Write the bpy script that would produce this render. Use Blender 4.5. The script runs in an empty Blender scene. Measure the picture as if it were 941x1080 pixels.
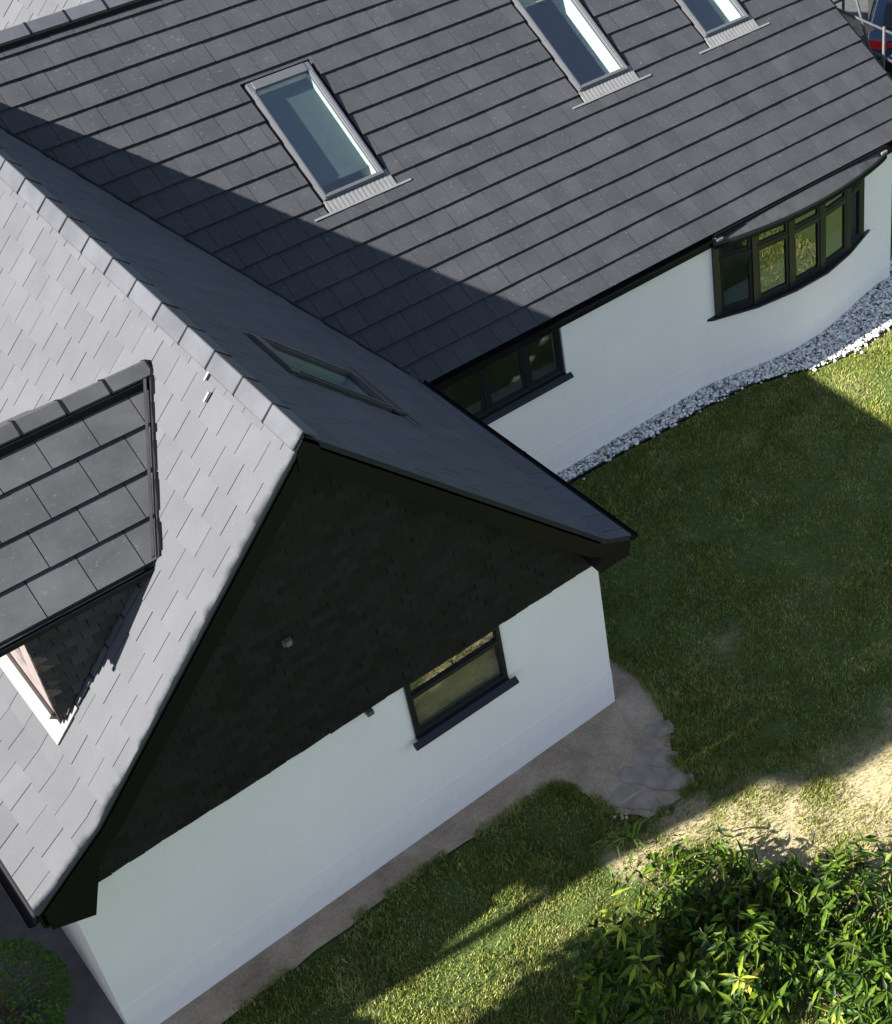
import bpy, math, random
import numpy as np
from mathutils import Vector, Matrix
random.seed(7); rng = np.random.default_rng(11)
sc = bpy.context.scene
COL = sc.collection

# ------------------------------------------------------------------ measured house (metres)
XA, ZR = -3.072, 6.494            # wing ridge
OV = 0.383                        # gable overhang
XK, ZK, XE, ZE = -0.127, 3.178, 0.247, 2.977          # right slope: start of kick, eave
XKL, ZKL, XEL = -5.784, 3.533, -6.492                 # left slope
D = 3.828                         # front wall of the main block
YME, ZME = 3.67, 2.864            # main eave
YMR, ZMR = 9.20, 6.516            # main ridge
XV = 9.52                         # right verge of main roof
WL = -6.2                         # left wall of wing
MS = (ZMR - ZME) / (YMR - YME)    # slope of main roof
SR = (ZR - ZK) / (XK - XA); SL = (ZR - ZKL) / (XA - XKL)

# ------------------------------------------------------------------ node helpers
def mat(name):
    m = bpy.data.materials.new(name); m.use_nodes = True
    nt = m.node_tree; b = nt.nodes['Principled BSDF']
    return m, nt, b
def N(nt, t, **kw):
    n = nt.nodes.new(t)
    for k, v in kw.items():
        if k in n.inputs: n.inputs[k].default_value = v
        else: setattr(n, k, v)
    return n
def noise(nt, scale, detail=4, rough=.55, coord='Object'):
    tc = N(nt, 'ShaderNodeTexCoord'); n = N(nt, 'ShaderNodeTexNoise')
    n.inputs['Scale'].default_value = scale; n.inputs['Detail'].default_value = detail; n.inputs['Roughness'].default_value = rough
    nt.links.new(tc.outputs[coord], n.inputs['Vector']); return n
def ramp(nt, src, stops):
    r = N(nt, 'ShaderNodeValToRGB'); e = r.color_ramp.elements
    while len(e) < len(stops): e.new(.5)
    for el, (p, c) in zip(e, stops):
        el.position = p; el.color = (c[0], c[1], c[2], 1) if not isinstance(c, (int, float)) else (c, c, c, 1)
    nt.links.new(src, r.inputs['Fac']); return r
def mixc(nt, fac, a, b, mode='MIX'):
    m = N(nt, 'ShaderNodeMix', data_type='RGBA', blend_type=mode)
    for s, k in ((fac, 0), (a, 6), (b, 7)):
        if isinstance(s, (int, float)): m.inputs[k].default_value = s
        elif isinstance(s, tuple): m.inputs[k].default_value = (*s, 1)
        else: nt.links.new(s, m.inputs[k])
    return m.outputs[2]
def bump(nt, b, src, strength=.3, dist=.01):
    bp = N(nt, 'ShaderNodeBump'); bp.inputs['Strength'].default_value = strength; bp.inputs['Distance'].default_value = dist
    nt.links.new(src, bp.inputs['Height']); nt.links.new(bp.outputs[0], b.inputs['Normal'])

def plain(name, col, rough=.5, metal=0, var=.12, nscale=6, bumps=0, spec=.5):
    m, nt, b = mat(name)
    n = noise(nt, nscale, 5)
    r = ramp(nt, n.outputs['Fac'], [(.25, tuple(c*(1-var) for c in col)), (.75, tuple(min(1, c*(1+var)) for c in col))])
    nt.links.new(r.outputs[0], b.inputs['Base Color'])
    b.inputs['Roughness'].default_value = rough; b.inputs['Metallic'].default_value = metal
    b.inputs['Specular IOR Level'].default_value = spec
    if bumps:
        n2 = noise(nt, 60, 4); bump(nt, b, n2.outputs['Fac'], bumps, .005)
    return m

def tile_mat(name, col, jitter=.18, rough=.6, spec=.4, streak=.25, bstr=.25, dust=(.3,.29,.27), lo=.82, hi=1.2):
    m, nt, b = mat(name)
    g = N(nt, 'ShaderNodeNewGeometry')
    r1 = ramp(nt, g.outputs['Random Per Island'], [(0, tuple(c*(1-jitter) for c in col)), (1, tuple(c*(1+jitter) for c in col))])
    n1 = noise(nt, 2.2, 6); w = ramp(nt, n1.outputs['Fac'], [(.3, lo), (.7, hi)])
    c = mixc(nt, 1.0, r1.outputs[0], w.outputs[0], 'MULTIPLY')
    n2 = noise(nt, 26, 5, .65); f = ramp(nt, n2.outputs['Fac'], [(.6, 0), (.82, streak)])
    c = mixc(nt, f.outputs[0], c, dust)
    nt.links.new(c, b.inputs['Base Color'])
    n3 = noise(nt, 90, 3); rr = ramp(nt, n1.outputs['Fac'], [(.3, rough-.08), (.7, rough+.1)])
    nt.links.new(rr.outputs[0], b.inputs['Roughness'])
    b.inputs['Specular IOR Level'].default_value = spec
    bump(nt, b, n3.outputs['Fac'], bstr, .003)
    return m

M = {}
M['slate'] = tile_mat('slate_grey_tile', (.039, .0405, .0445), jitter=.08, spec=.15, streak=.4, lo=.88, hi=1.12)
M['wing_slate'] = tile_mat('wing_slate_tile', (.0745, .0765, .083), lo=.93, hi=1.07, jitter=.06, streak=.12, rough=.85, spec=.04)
M['dormer_slate'] = tile_mat('dormer_tile', (.044, .045, .048), jitter=.06, spec=.3)
M['ridge'] = tile_mat('ridge_tile', (.056, .058, .067), jitter=.08, streak=.12, spec=.25)
M['hung'] = tile_mat('black_hung_tile', (.0072, .0058, .0062), jitter=.6, rough=.55, spec=.25, streak=.5, dust=(.075,.07,.073), bstr=.6)
M['cheek'] = tile_mat('dark_brown_hung_tile', (.026, .022, .02), jitter=.4, rough=.6, spec=.3, streak=.3, dust=(.12,.11,.1))
M['deck'] = plain('dark_roofing_felt', (.012, .012, .013), .9)
M['black'] = plain('black_upvc', (.0035, .0035, .004), .5, spec=.2)
M['anthracite'] = plain('anthracite_frame', (.008, .0095, .013), .38)
M['soffit'] = plain('dark_grey_board', (.022, .022, .021), .55)
M['lead'] = plain('grey_lead', (.032, .0325, .034), .5, var=.3, nscale=5, bumps=.2)
M['leadlight'] = plain('pale_flashing', (.15, .15, .148), .45, var=.12, nscale=8)
M['alu'] = plain('grey_aluminium', (.10, .103, .112), .38, metal=.3, var=.06)
M['whitepaint'] = plain('white_paint', (.72, .72, .71), .45, var=.03)
M['blind'] = plain('slate_blue_blind', (.06, .075, .085), .8, var=.15)
M['cream'] = plain('cream_blind', (.5, .47, .36), .8, var=.08); M['tan'] = plain('tan_reflection_tint', (.75, .5, .27), .9, var=.3, nscale=7)  # the tan colour imitates dry ground reflected in the gable window
M['room'] = plain('room_plaster', (.25, .24, .22), .9)
M['tube'] = plain('galvanised_tube', (.045, .048, .048), .6, metal=.2, var=.25, nscale=9)
M['tubewhite'] = plain('white_tube', (.4, .39, .36), .5, var=.1)
M['plank'] = plain('scaffold_board', (.2, .15, .1), .85, var=.35, nscale=7)
M['stone'] = plain('slate_paving_stone', (.23, .185, .145), .85, var=.4, nscale=5, bumps=.5)
M['pebble'], nt, b = mat('white_pebble')
g = N(nt, 'ShaderNodeNewGeometry')
r = ramp(nt, g.outputs['Random Per Island'], [(0, (.1, .1, .1)), (.25, (.4, .385, .365)), (.6, (.66, .63, .59)), (1, (.83, .79, .73))])
nt.links.new(r.outputs[0], b.inputs['Base Color']); b.inputs['Roughness'].default_value = .6

def render_wall():
    m, nt, b = mat('white_render')
    n = noise(nt, .7, 5); r = ramp(nt, n.outputs['Fac'], [(.3, (.82, .745, .71)), (.7, (.87, .795, .76))])
    n2 = noise(nt, 9, 6, .7); f = ramp(nt, n2.outputs['Fac'], [(.5, 0), (.85, .22)])
    # splash dirt low on the wall
    tc = N(nt, 'ShaderNodeTexCoord'); sx = N(nt, 'ShaderNodeSeparateXYZ'); nt.links.new(tc.outputs['Object'], sx.inputs[0])
    ad = N(nt, 'ShaderNodeMath', operation='MULTIPLY_ADD'); nt.links.new(n2.outputs['Fac'], ad.inputs[0]); ad.inputs[1].default_value = -.5
    nt.links.new(sx.outputs['Z'], ad.inputs[2])
    dz = ramp(nt, ad.outputs[0], [(0, .12), (.10, 0)])
    mp = N(nt, 'ShaderNodeMapping'); mp.inputs['Scale'].default_value = (9, 9, .5); nt.links.new(tc.outputs['Object'], mp.inputs[0])
    ns = N(nt, 'ShaderNodeTexNoise'); ns.inputs['Detail'].default_value = 5; nt.links.new(mp.outputs[0], ns.inputs['Vector']); fs_ = ramp(nt, ns.outputs['Fac'], [(.55, 0), (.8, .16)])
    c = mixc(nt, fs_.outputs[0], r.outputs[0], (.6, .57, .53))
    c = mixc(nt, f.outputs[0], c, (.6, .58, .56))
    c = mixc(nt, dz.outputs[0], c, (.42, .38, .33))
    nt.links.new(c, b.inputs['Base Color']); b.inputs['Roughness'].default_value = .75; b.inputs['Specular IOR Level'].default_value = .3
    n3 = noise(nt, 120, 3); bump(nt, b, n3.outputs['Fac'], .18, .004)
    return m
M['wall'] = render_wall()

def glass(name, tint=(.75, .85, .82), ior=1.75, rough=.0):
    m = bpy.data.materials.new(name); m.use_nodes = True; nt = m.node_tree
    for n in list(nt.nodes): nt.nodes.remove(n)
    o = N(nt, 'ShaderNodeOutputMaterial'); mx = N(nt, 'ShaderNodeMixShader'); fr = N(nt, 'ShaderNodeFresnel')
    fr.inputs['IOR'].default_value = ior
    t = N(nt, 'ShaderNodeBsdfTransparent'); t.inputs['Color'].default_value = (*tint, 1)
    gl = N(nt, 'ShaderNodeBsdfGlossy'); gl.inputs['Roughness'].default_value = rough; gl.inputs['Color'].default_value = (.95, .97, .97, 1)
    nz = noise(nt, 1.6, 2); bp = N(nt, 'ShaderNodeBump'); bp.inputs['Strength'].default_value = .039; bp.inputs['Distance'].default_value = .02
    nt.links.new(nz.outputs['Fac'], bp.inputs['Height']); nt.links.new(bp.outputs[0], gl.inputs['Normal'])
    ge = N(nt, 'ShaderNodeNewGeometry'); iv = N(nt, 'ShaderNodeMath', operation='SUBTRACT'); iv.inputs[0].default_value = 1; nt.links.new(ge.outputs['Backfacing'], iv.inputs[1])
    ml = N(nt, 'ShaderNodeMath', operation='MULTIPLY'); nt.links.new(fr.outputs[0], ml.inputs[0]); nt.links.new(iv.outputs[0], ml.inputs[1])
    nt.links.new(ml.outputs[0], mx.inputs[0]); nt.links.new(t.outputs[0], mx.inputs[1]); nt.links.new(gl.outputs[0], mx.inputs[2])
    nt.links.new(mx.outputs[0], o.inputs['Surface'])
    return m
M['glass'] = glass('window_glass', (.75, .8, .78), 2.9, .01)
M['skyglass'] = glass('roof_window_glass', (.8, .86, .83), 2.5, .01)

# ------------------------------------------------------------------ mesh helpers
class MB:
    def __init__(s): s.v, s.f, s.mi = [], [], []
    def poly(s, pts, faces, mi=0):
        o = len(s.v); s.v += [tuple(p) for p in pts]
        for f in faces: s.f.append(tuple(i + o for i in f)); s.mi.append(mi)
    def prism(s, base, top, mi=0):
        """two matching closed loops -> solid"""
        n = len(base); f = [tuple(range(n))[::-1], tuple(range(n, 2*n))]
        f += [(i, (i+1) % n, n + (i+1) % n, n + i) for i in range(n)]
        s.poly(list(base) + list(top), f, mi)
    def box(s, a, b, mi=0):
        (x0, y0, z0), (x1, y1, z1) = a, b
        s.prism([(x0,y0,z0),(x1,y0,z0),(x1,y1,z0),(x0,y1,z0)], [(x0,y0,z1),(x1,y0,z1),(x1,y1,z1),(x0,y1,z1)], mi)
    def xz(s, pts, y0, y1, mi=0): s.prism([(x, y0, z) for x, z in pts], [(x, y1, z) for x, z in pts], mi)
    def xy(s, pts, z0, z1, mi=0): s.prism([(x, y, z0) for x, y in pts], [(x, y, z1) for x, y in pts], mi)
    def yz(s, pts, x0, x1, mi=0): s.prism([(x0, y, z) for y, z in pts], [(x1, y, z) for y, z in pts], mi)
    def frame3(s, O, U, V, W, a, b, mi=0):
        """box in a local frame"""
        O, U, V, W = map(Vector, (O, U, V, W)); P = lambda u, v, w: tuple(O + U*u + V*v + W*w)
        (u0,v0,w0),(u1,v1,w1) = a, b
        s.prism([P(u0,v0,w0),P(u1,v0,w0),P(u1,v1,w0),P(u0,v1,w0)], [P(u0,v0,w1),P(u1,v0,w1),P(u1,v1,w1),P(u0,v1,w1)], mi)
    def tube(s, pts, r, n=8, mi=0, r2=None):
        pts = [Vector(p) for p in pts]; rings = []; o = len(s.v)
        for i, p in enumerate(pts):
            d = (pts[min(i+1, len(pts)-1)] - pts[max(i-1, 0)]).normalized()
            a = d.orthogonal().normalized() if i == 0 else (a - d*a.dot(d)).normalized()
            b_ = d.cross(a)
            rr = r if r2 is None else r + (r2 - r)*i/(len(pts)-1)
            for k in range(n):
                t = 2*math.pi*k/n; s.v.append(tuple(p + (a*math.cos(t) + b_*math.sin(t))*rr))
        for i in range(len(pts)-1):
            for k in range(n):
                s.f.append((o+i*n+k, o+i*n+(k+1) % n, o+(i+1)*n+(k+1) % n, o+(i+1)*n+k)); s.mi.append(mi)
        s.f.append(tuple(o+k for k in range(n))[::-1]); s.mi.append(mi)
        s.f.append(tuple(o+(len(pts)-1)*n+k for k in range(n))); s.mi.append(mi)
    def build(s, name, mats, parent=None, smooth=False, loc=None):
        return mk(name, s.v, s.f, mats, parent, s.mi, smooth, loc)

def rootloc(o):
    while o.parent: o = o.parent
    return Vector(o.location)
def mk(name, v, f, mats, parent=None, mi=None, smooth=False, loc=None):
    if not isinstance(mats, (list, tuple)): mats = [mats]
    off = rootloc(parent) if parent else (Vector(loc) if loc else Vector((0, 0, 0)))
    me = bpy.data.meshes.new(name)
    va = np.array(v, float) - np.array(off)
    me.from_pydata(va.tolist(), [], f)
    for m in mats: me.materials.append(m)
    if mi and max(mi): me.polygons.foreach_set('material_index', mi)
    if smooth: me.polygons.foreach_set('use_smooth', [True]*len(f))
    import bmesh
    bm = bmesh.new(); bm.from_mesh(me); bmesh.ops.recalc_face_normals(bm, faces=bm.faces) if len(f) < 60000 else None
    bm.to_mesh(me); bm.free()
    o = bpy.data.objects.new(name, me); COL.objects.link(o)
    if parent: o.parent = parent
    elif loc: o.location = loc
    return o
def thing(name, label, cat, loc=(0, 0, 0), group=None):
    o = bpy.data.objects.new(name, None); COL.objects.link(o); o.location = loc; o.empty_display_size = .3
    return tag(o, label, cat, group)
def tag(o, label=None, cat=None, group=None, kind=None):
    if label: o['label'] = label
    if cat: o['category'] = cat
    if group: o['group'] = group
    if kind: o['kind'] = kind
    return o
def bevel(o, w=.006, seg=2):
    m = o.modifiers.new('bevel', 'BEVEL'); m.width = w; m.segments = seg; m.limit_method = 'ANGLE'; return o

def clip(poly, hps):
    for (a, b_, c) in hps:           # keep a*s+b*t+c >= 0
        out = []
        for i in range(len(poly)):
            p, q = poly[i], poly[(i+1) % len(poly)]
            dp, dq = a*p[0]+b_*p[1]+c, a*q[0]+b_*q[1]+c
            if dp >= 0: out.append(p)
            if (dp >= 0) != (dq >= 0):
                k = dp/(dp-dq); out.append((p[0]+(q[0]-p[0])*k, p[1]+(q[1]-p[1])*k))
        poly = out
        if len(poly) < 3: return []
    return poly
def hps_of(poly):
    """half planes of a convex polygon"""
    A = sum(poly[i][0]*poly[(i+1) % len(poly)][1]-poly[(i+1) % len(poly)][0]*poly[i][1] for i in range(len(poly)))
    if A < 0: poly = poly[::-1]
    r = []
    for i in range(len(poly)):
        p, q = poly[i], poly[(i+1) % len(poly)]
        dx, dy = q[0]-p[0], q[1]-p[1]; l = math.hypot(dx, dy) or 1
        r.append((-dy/l, dx/l, (dy*p[0]-dx*p[1])/l))
    return r
def area(p): return abs(sum(p[i][0]*p[(i+1) % len(p)][1]-p[(i+1) % len(p)][0]*p[i][1] for i in range(len(p))))/2

def tiles(mb, O, S, T, Nn, region, gauge, width, th, t0=0, s0=0, gap=.006, holes=(), wob=.0015, mi=0, bond=.5, vgap=.012):
    """lapped tiles on the convex (s,t) region; the plane through O is the underside of the tiles"""
    O, S, T, Nn = map(Vector, (O, S, T, Nn)); hp = hps_of(region)
    ss = [p[0] for p in region]; ts = [p[1] for p in region]
    k0 = math.floor((min(ts)-t0)/gauge) - 1; k1 = math.ceil((max(ts)-t0)/gauge) + 1
    for k in range(k0, k1):
        ta = t0 + k*gauge; tb = ta + gauge + vgap
        off = s0 + (bond*width if k % 2 else 0)
        i0 = math.floor((min(ss)-off)/width) - 1; i1 = math.ceil((max(ss)-off)/width) + 1
        for i in range(i0, i1):
            sa = off + i*width + gap/2; sb = sa + width - gap
            ta = t0 + k*gauge + .004*math.sin(sa*.9+k*1.7) + .002*math.sin(sa*3.1+k); rects = [(sa, ta, sb, tb)]
            for (ha, hb, hc, hd) in holes:
                new = []
                for (a, b_, c, d) in rects:
                    if c <= ha or a >= hc or d <= hb or b_ >= hd: new.append((a, b_, c, d)); continue
                    if a < ha: new.append((a, b_, ha, d))
                    if c > hc: new.append((hc, b_, c, d))
                    x0, x1 = max(a, ha), min(c, hc)
                    if b_ < hb: new.append((x0, b_, x1, hb))
                    if d > hd: new.append((x0, hd, x1, d))
                rects = new
            lift = random.uniform(-wob, wob); tilt = random.uniform(-wob, wob)
            for (a, b_, c, d) in rects:
                p = clip([(a, b_), (c, b_), (c, d), (a, d)], hp)
                if len(p) < 3 or area(p) < .0004: continue
                bot, top = [], []
                for (s, t) in p:
                    h = th*(1 - (t-ta)/gauge); sk = lift + tilt*((s-sa)/width-.5)*2
                    base = O + S*s + T*t
                    bot.append(tuple(base + Nn*(h+sk))); top.append(tuple(base + Nn*(h+th+sk)))
                mb.prism(bot, top, mi)
def deck(mb, O, S, T, Nn, region, th=.05, mi=1):
    O, S, T, Nn = map(Vector, (O, S, T, Nn))
    mb.prism([tuple(O+S*s+T*t-Nn*th) for s, t in region], [tuple(O+S*s+T*t-Nn*.002) for s, t in region], mi)

# ------------------------------------------------------------------ camera
F_, CX, CY, W0, H0 = 1678.46, 871.667, 322.549, 941., 1080.
pi_, ya, ro = .6367863, .7736688, .0051342
Fv = Vector((math.cos(pi_)*math.sin(ya), math.cos(pi_)*math.cos(ya), -math.sin(pi_)))
Rv = Vector((math.cos(ya), -math.sin(ya), 0)); Dv = Fv.cross(Rv)
R2 = Rv*math.cos(ro) + Dv*math.sin(ro); D2 = Dv*math.cos(ro) - Rv*math.sin(ro)
cd = bpy.data.cameras.new('camera'); cam = bpy.data.objects.new('camera', cd); COL.objects.link(cam)
cam.matrix_world = Matrix(((R2.x, -D2.x, -Fv.x, -7.15691), (R2.y, -D2.y, -Fv.y, -11.11958), (R2.z, -D2.z, -Fv.z, 15.66569), (0, 0, 0, 1)))
cd.sensor_fit = 'HORIZONTAL'; cd.sensor_width = 36; cd.lens = 36*F_/W0
cd.shift_x = (W0/2-CX)/W0; cd.shift_y = (CY-H0/2)/W0; cd.clip_end = 2000
sc.camera = cam

# ------------------------------------------------------------------ light
SUN = Vector((-9.30, 1.54, 6.55)).normalized()
el = math.asin(SUN.z); az = math.atan2(SUN.x, SUN.y)
sc.world = bpy.data.worlds.new('World'); sc.world.use_nodes = True
wn = sc.world.node_tree; bg = wn.nodes['Background']
sk = wn.nodes.new('ShaderNodeTexSky'); sk.sky_type = 'NISHITA'; sk.sun_disc = False
sk.sun_elevation = el; sk.sun_rotation = az; sk.air_density = 1.0; sk.dust_density = .6; sk.ozone_density = 1.5
hs = wn.nodes.new('ShaderNodeHueSaturation'); hs.inputs['Saturation'].default_value = .86
wn.links.new(sk.outputs[0], hs.inputs['Color']); wn.links.new(hs.outputs[0], bg.inputs['Color']); bg.inputs['Strength'].default_value = .06
sd = bpy.data.lights.new('sun', 'SUN'); sd.energy = 5.0; sd.angle = math.radians(.5); sd.color = (1, .955, .88)
so = bpy.data.objects.new('sun', sd); COL.objects.link(so); so.rotation_euler = SUN.to_track_quat('Z', 'Y').to_euler(); so.location = SUN*40
sc.view_settings.view_transform = 'Standard'; sc.view_settings.look = 'None'; sc.view_settings.gamma = 1
sc.view_settings.exposure = 2.0
sc.cycles.max_bounces = 8; sc.cycles.transparent_max_bounces = 16

# ================================================================== THE HOUSE
house = thing('house', 'white rendered house with dark grey slate roofs, black hung gable and roof windows', 'house', (0, 0, 0))
cm = 1/math.hypot(1, MS)

# ---- main roof, front slope: s = x, t = distance up the slope
TH = .032
nm = Vector((0, -MS*cm, cm)); Tm = Vector((0, cm, MS*cm))
Om = Vector((0, YME, ZME)) - nm*(2*TH)
LM = (YMR-YME)/cm
def tm(z): return (z-ZME)/(MS*cm)
def xz_on_wing_right(z): return XA + (ZR-z)/SR
XV0 = XK + (ZK-ZE)/SR            # the kick of the eave dies out at the valley
val = [(XV0, tm(ZE)), (XK, tm(ZK)), (XA, tm(ZR))]
def line_hp(p, q, right=True):
    dx, dy = q[0]-p[0], q[1]-p[1]; l = math.hypot(dx, dy)
    a, b_ = dy/l, -dx/l; return (a, b_, -(a*p[0]+b_*p[1])) if right else (-a, -b_, (a*p[0]+b_*p[1]))
reg = clip([(-4, 0), (XV, 0), (XV, LM), (-4, LM)], [line_hp(val[0], val[1]), line_hp(val[1], val[2])])
reg = clip(reg, [(1, 0, -.05)]) if False else reg
SKY = [(.43, 1.36), (4.60, 5.53), (7.02, 7.95)]         # roof windows: x range
SB, ST = (6.03-YME)/cm, (7.66-YME)/cm
sky_st = []
holes = [(a-.05, SB-.20, b+.05, ST+.05) for a, b in SKY]
mb = MB()
tiles(mb, Om, (1, 0, 0), Tm, nm, reg, .3525, .30, TH, t0=-.03, s0=.13, gap=.0055, holes=holes, wob=.002)
dk = MB()
# deck as strips around the window openings
def sub_rects(a, b, c, d, holes):
    rects = [(a, b, c, d)]
    for (ha, hb, hc, hd) in holes:
        new = []
        for (x0, y0, x1, y1) in rects:
            if x1 <= ha or x0 >= hc or y1 <= hb or y0 >= hd: new.append((x0, y0, x1, y1)); continue
            if x0 < ha: new.append((x0, y0, ha, y1))
            if x1 > hc: new.append((hc, y0, x1, y1))
            u0, u1 = max(x0, ha), min(x1, hc)
            if y0 < hb: new.append((u0, y0, u1, hb))
            if y1 > hd: new.append((u0, hd, u1, y1))
        rects = new
    return rects
open_ = [(a+.05, SB+.05, b-.05, ST-.05) for a, b in SKY]
for (x0, y0, x1, y1) in sub_rects(-4, .02, XV-.02, LM, open_):
    p = clip([(x0, y0), (x1, y0), (x1, y1), (x0, y1)], hps_of(reg))
    if len(p) > 2: deck(mb, Om, (1, 0, 0), Tm, nm, p)
roof = mb.build('roof', [M['slate'], M['deck']], house); roof['label'] = 'long grey tiled slope with three roof windows'
# part of the main roof left of the wing
mb = MB()
def xl(z): return XA-(ZR-z)/SL
val2 = [(XEL, tm(ZE)), (XKL, tm(ZKL)), (XA, tm(ZR))]
reg2 = clip([(-9.6, 0), (-2, 0), (-2, LM), (-9.6, LM)], [line_hp(val2[0], val2[1], False), line_hp(val2[1], val2[2], False)])
tiles(mb, Om, (1, 0, 0), Tm, nm, reg2, .3525, .30, TH, t0=-.03, s0=.13, gap=.0055)
deck(mb, Om, (1, 0, 0), Tm, nm, reg2)
# rear slope
nr = Vector((0, MS*cm, cm)); Tr = Vector((0, -cm, MS*cm)); Or = Vector((0, 2*YMR-YME, ZME)) - nr*(2*TH)
rr = [(-9.6, 0), (XV, 0), (XV, LM), (-9.6, LM)]
tiles(mb, Or, (1, 0, 0), Tr, nr, rr, .3525, .60, TH, gap=.0055); deck(mb, Or, (1, 0, 0), Tr, nr, rr)
mb.build('roof', [M['slate'], M['deck']], house)

# ---- wing roof: slopes with a kick at the eave. s = y, t = distance up
def slope_part(mb, x0, z0, x1, z1, sgn, ya_, hp_z=None, gauge=.327, width=.345, th=.011, t0=0., s0=0., mi=0):
    """from lower (x0,z0) to upper (x1,z1)"""
    L = math.hypot(x1-x0, z1-z0); T = Vector(((x1-x0)/L, 0, (z1-z0)/L)); n = Vector((-T.z, 0, T.x))
    if n.z < 0: n = -n
    O = Vector((x0, 0, z0)) - n*(2*th)
    def yv(z): return YME + (z-ZME)/MS
    reg = [(ya_, 0), (yv(z0)+.0, 0), (yv(z1)+.0, L), (ya_, L)]
    return O, T, n, L, reg
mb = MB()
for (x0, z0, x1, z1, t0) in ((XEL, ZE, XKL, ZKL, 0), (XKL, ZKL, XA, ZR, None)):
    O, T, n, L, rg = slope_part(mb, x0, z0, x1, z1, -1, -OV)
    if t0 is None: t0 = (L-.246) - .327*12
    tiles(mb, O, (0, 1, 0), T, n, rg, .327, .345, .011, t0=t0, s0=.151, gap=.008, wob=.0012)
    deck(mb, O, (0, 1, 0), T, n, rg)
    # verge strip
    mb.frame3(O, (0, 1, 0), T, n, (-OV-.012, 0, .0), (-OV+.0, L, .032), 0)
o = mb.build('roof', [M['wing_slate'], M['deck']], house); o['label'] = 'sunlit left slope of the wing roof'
WSK = dict(y0=1.62, y1=2.5, z0=4.50, z1=5.60)
mb = MB()
O, T, n, L, rg = slope_part(mb, XK, ZK, XA, ZR, 1, -OV)
YV0 = YME + (ZE-ZME)/MS
rg = [(-OV, 0), (YV0, (ZE-ZK)/T.z), (rg[2][0], L), (-OV, L)]
t0 = (L-.246) - .327*13
OW, TW, NW, LW = O, T, n, L
ta, tb = (WSK['z0']-ZK)/T.z, (WSK['z1']-ZK)/T.z
WT = (ta, tb); hl = [(WSK['y0']-.04, ta-.1, WSK['y1']+.04, tb+.04)]
tiles(mb, O, (0, 1, 0), T, n, rg, .327, .345, .011, t0=t0, s0=.151, gap=.008, holes=hl, wob=.001)
for (a, b_, c, d) in sub_rects(-OV, -.4, 9.3, L, [(h[0]+.09, h[1]+.15, h[2]-.09, h[3]-.09) for h in hl]):
    p = clip([(a, b_), (c, b_), (c, d), (a, d)], hps_of(rg))
    if len(p) > 2: deck(mb, O, (0, 1, 0), T, n, p)
mb.frame3(O, (0, 1, 0), T, n, (-OV-.012, 0, -.02), (-OV, L, .026), 1)
# flatter triangle at the foot of the verge
K0, K1, K2 = Vector((XE, -OV, ZE)), Vector((XV0, YV0, ZE)), Vector((XK, -OV, ZK))
Sk = (K1-K0).normalized(); nk = Sk.cross(K2-K0).normalized(); nk = nk if nk.z > 0 else -nk
Tk = nk.cross(Sk); Tk = Tk if Tk.z > 0 else -Tk
loc = lambda P: ((P-K0).dot(Sk), (P-K0).dot(Tk))
rk = [loc(K0), loc(K1), loc(K2)]
tiles(mb, K0-nk*.022, Sk, Tk, nk, rk, .327, .345, .011, t0=0, s0=.151, gap=.008, wob=.001); deck(mb, K0-nk*.022, Sk, Tk, nk, rk)
o = mb.build('roof', [M['wing_slate'], M['deck']], house); o['label'] = 'shaded right slope of the wing roof'

# ---- valley strip between wing and main roof
mb = MB()
def yv(z): return YME + (z-ZME)/MS
vp = [(XV0, yv(ZE), ZE), (XK, yv(ZK), ZK), (XA, yv(ZR), ZR)]
for i in range(2):
    a, b_ = Vector(vp[i]), Vector(vp[i+1])
    mb.tube([a - Vector((0, 0, .012)), b_ - Vector((0, 0, .012))], .03, 6)
mb.build('valley_gutter', M['black'], house)

# ---- ridge tiles
def ridge_run(name, p0, p1, step, halfw, pitch, parent, joint=.012, lap=.022, thick=.022, mat_=None):
    p0, p1 = Vector(p0), Vector(p1); d = (p1-p0); L = d.length; d.normalize(); side = Vector((0, 0, 1)).cross(d).normalized()
    mb = MB(); n = int(round(L/step)); step = L/n
    for i in range(n):
        a = i*step; b_ = a + step - joint
        z = random.uniform(-.003, .003); dr = halfw*math.tan(pitch); top = .05
        prof = [(-halfw, -dr+top), (-.006, top-.004), (.006, top-.004), (halfw, -dr+top)]
        inner = [(w, h-thick) for w, h in prof]
        def ring(t, grow=0): 
            return [tuple(p0+d*t+side*(w*(1+grow))+Vector((0, 0, h+z+grow*.15))) for w, h in prof+inner[::-1]]
        mb.prism(ring(a), ring(b_), 0)
        # black joint clip
        mb.prism([tuple(p0+d*(b_-.004)+side*(w*1.04)+Vector((0,0,h+.008))) for w,h in prof+inner[::-1]],
                 [tuple(p0+d*(b_+joint+.006)+side*(w*1.04)+Vector((0,0,h+.008))) for w,h in prof+inner[::-1]], 1)
    return mb.build(name, [mat_ or M['ridge'], M['black']], parent)
ridge_run('ridge_cap', (XA, -OV-.01, ZR), (XA, 9.25, ZR), .535, .13, math.radians(46), house)
ridge_run('ridge_cap', (-9.6, YMR, ZMR), (XV, YMR, ZMR), .505, .15, math.radians(33), house)
for (yy, xx, l) in ((1.16, XA-.10, .10), (1.02, XA-.2, .11)):
    T = Vector((math.cos(math.atan(SL)), 0, math.sin(math.atan(SL)))); n_ = Vector((-T.z, 0, T.x)); mb = MB()
    mb.frame3((xx, yy, ZR+(xx-XA)*SL), (0, 1, 0), T, n_, (-.012, -l, .012), (.014, 0, .034)); bevel(mb.build('mortar_smear', M['leadlight'], house), .006)
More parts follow.
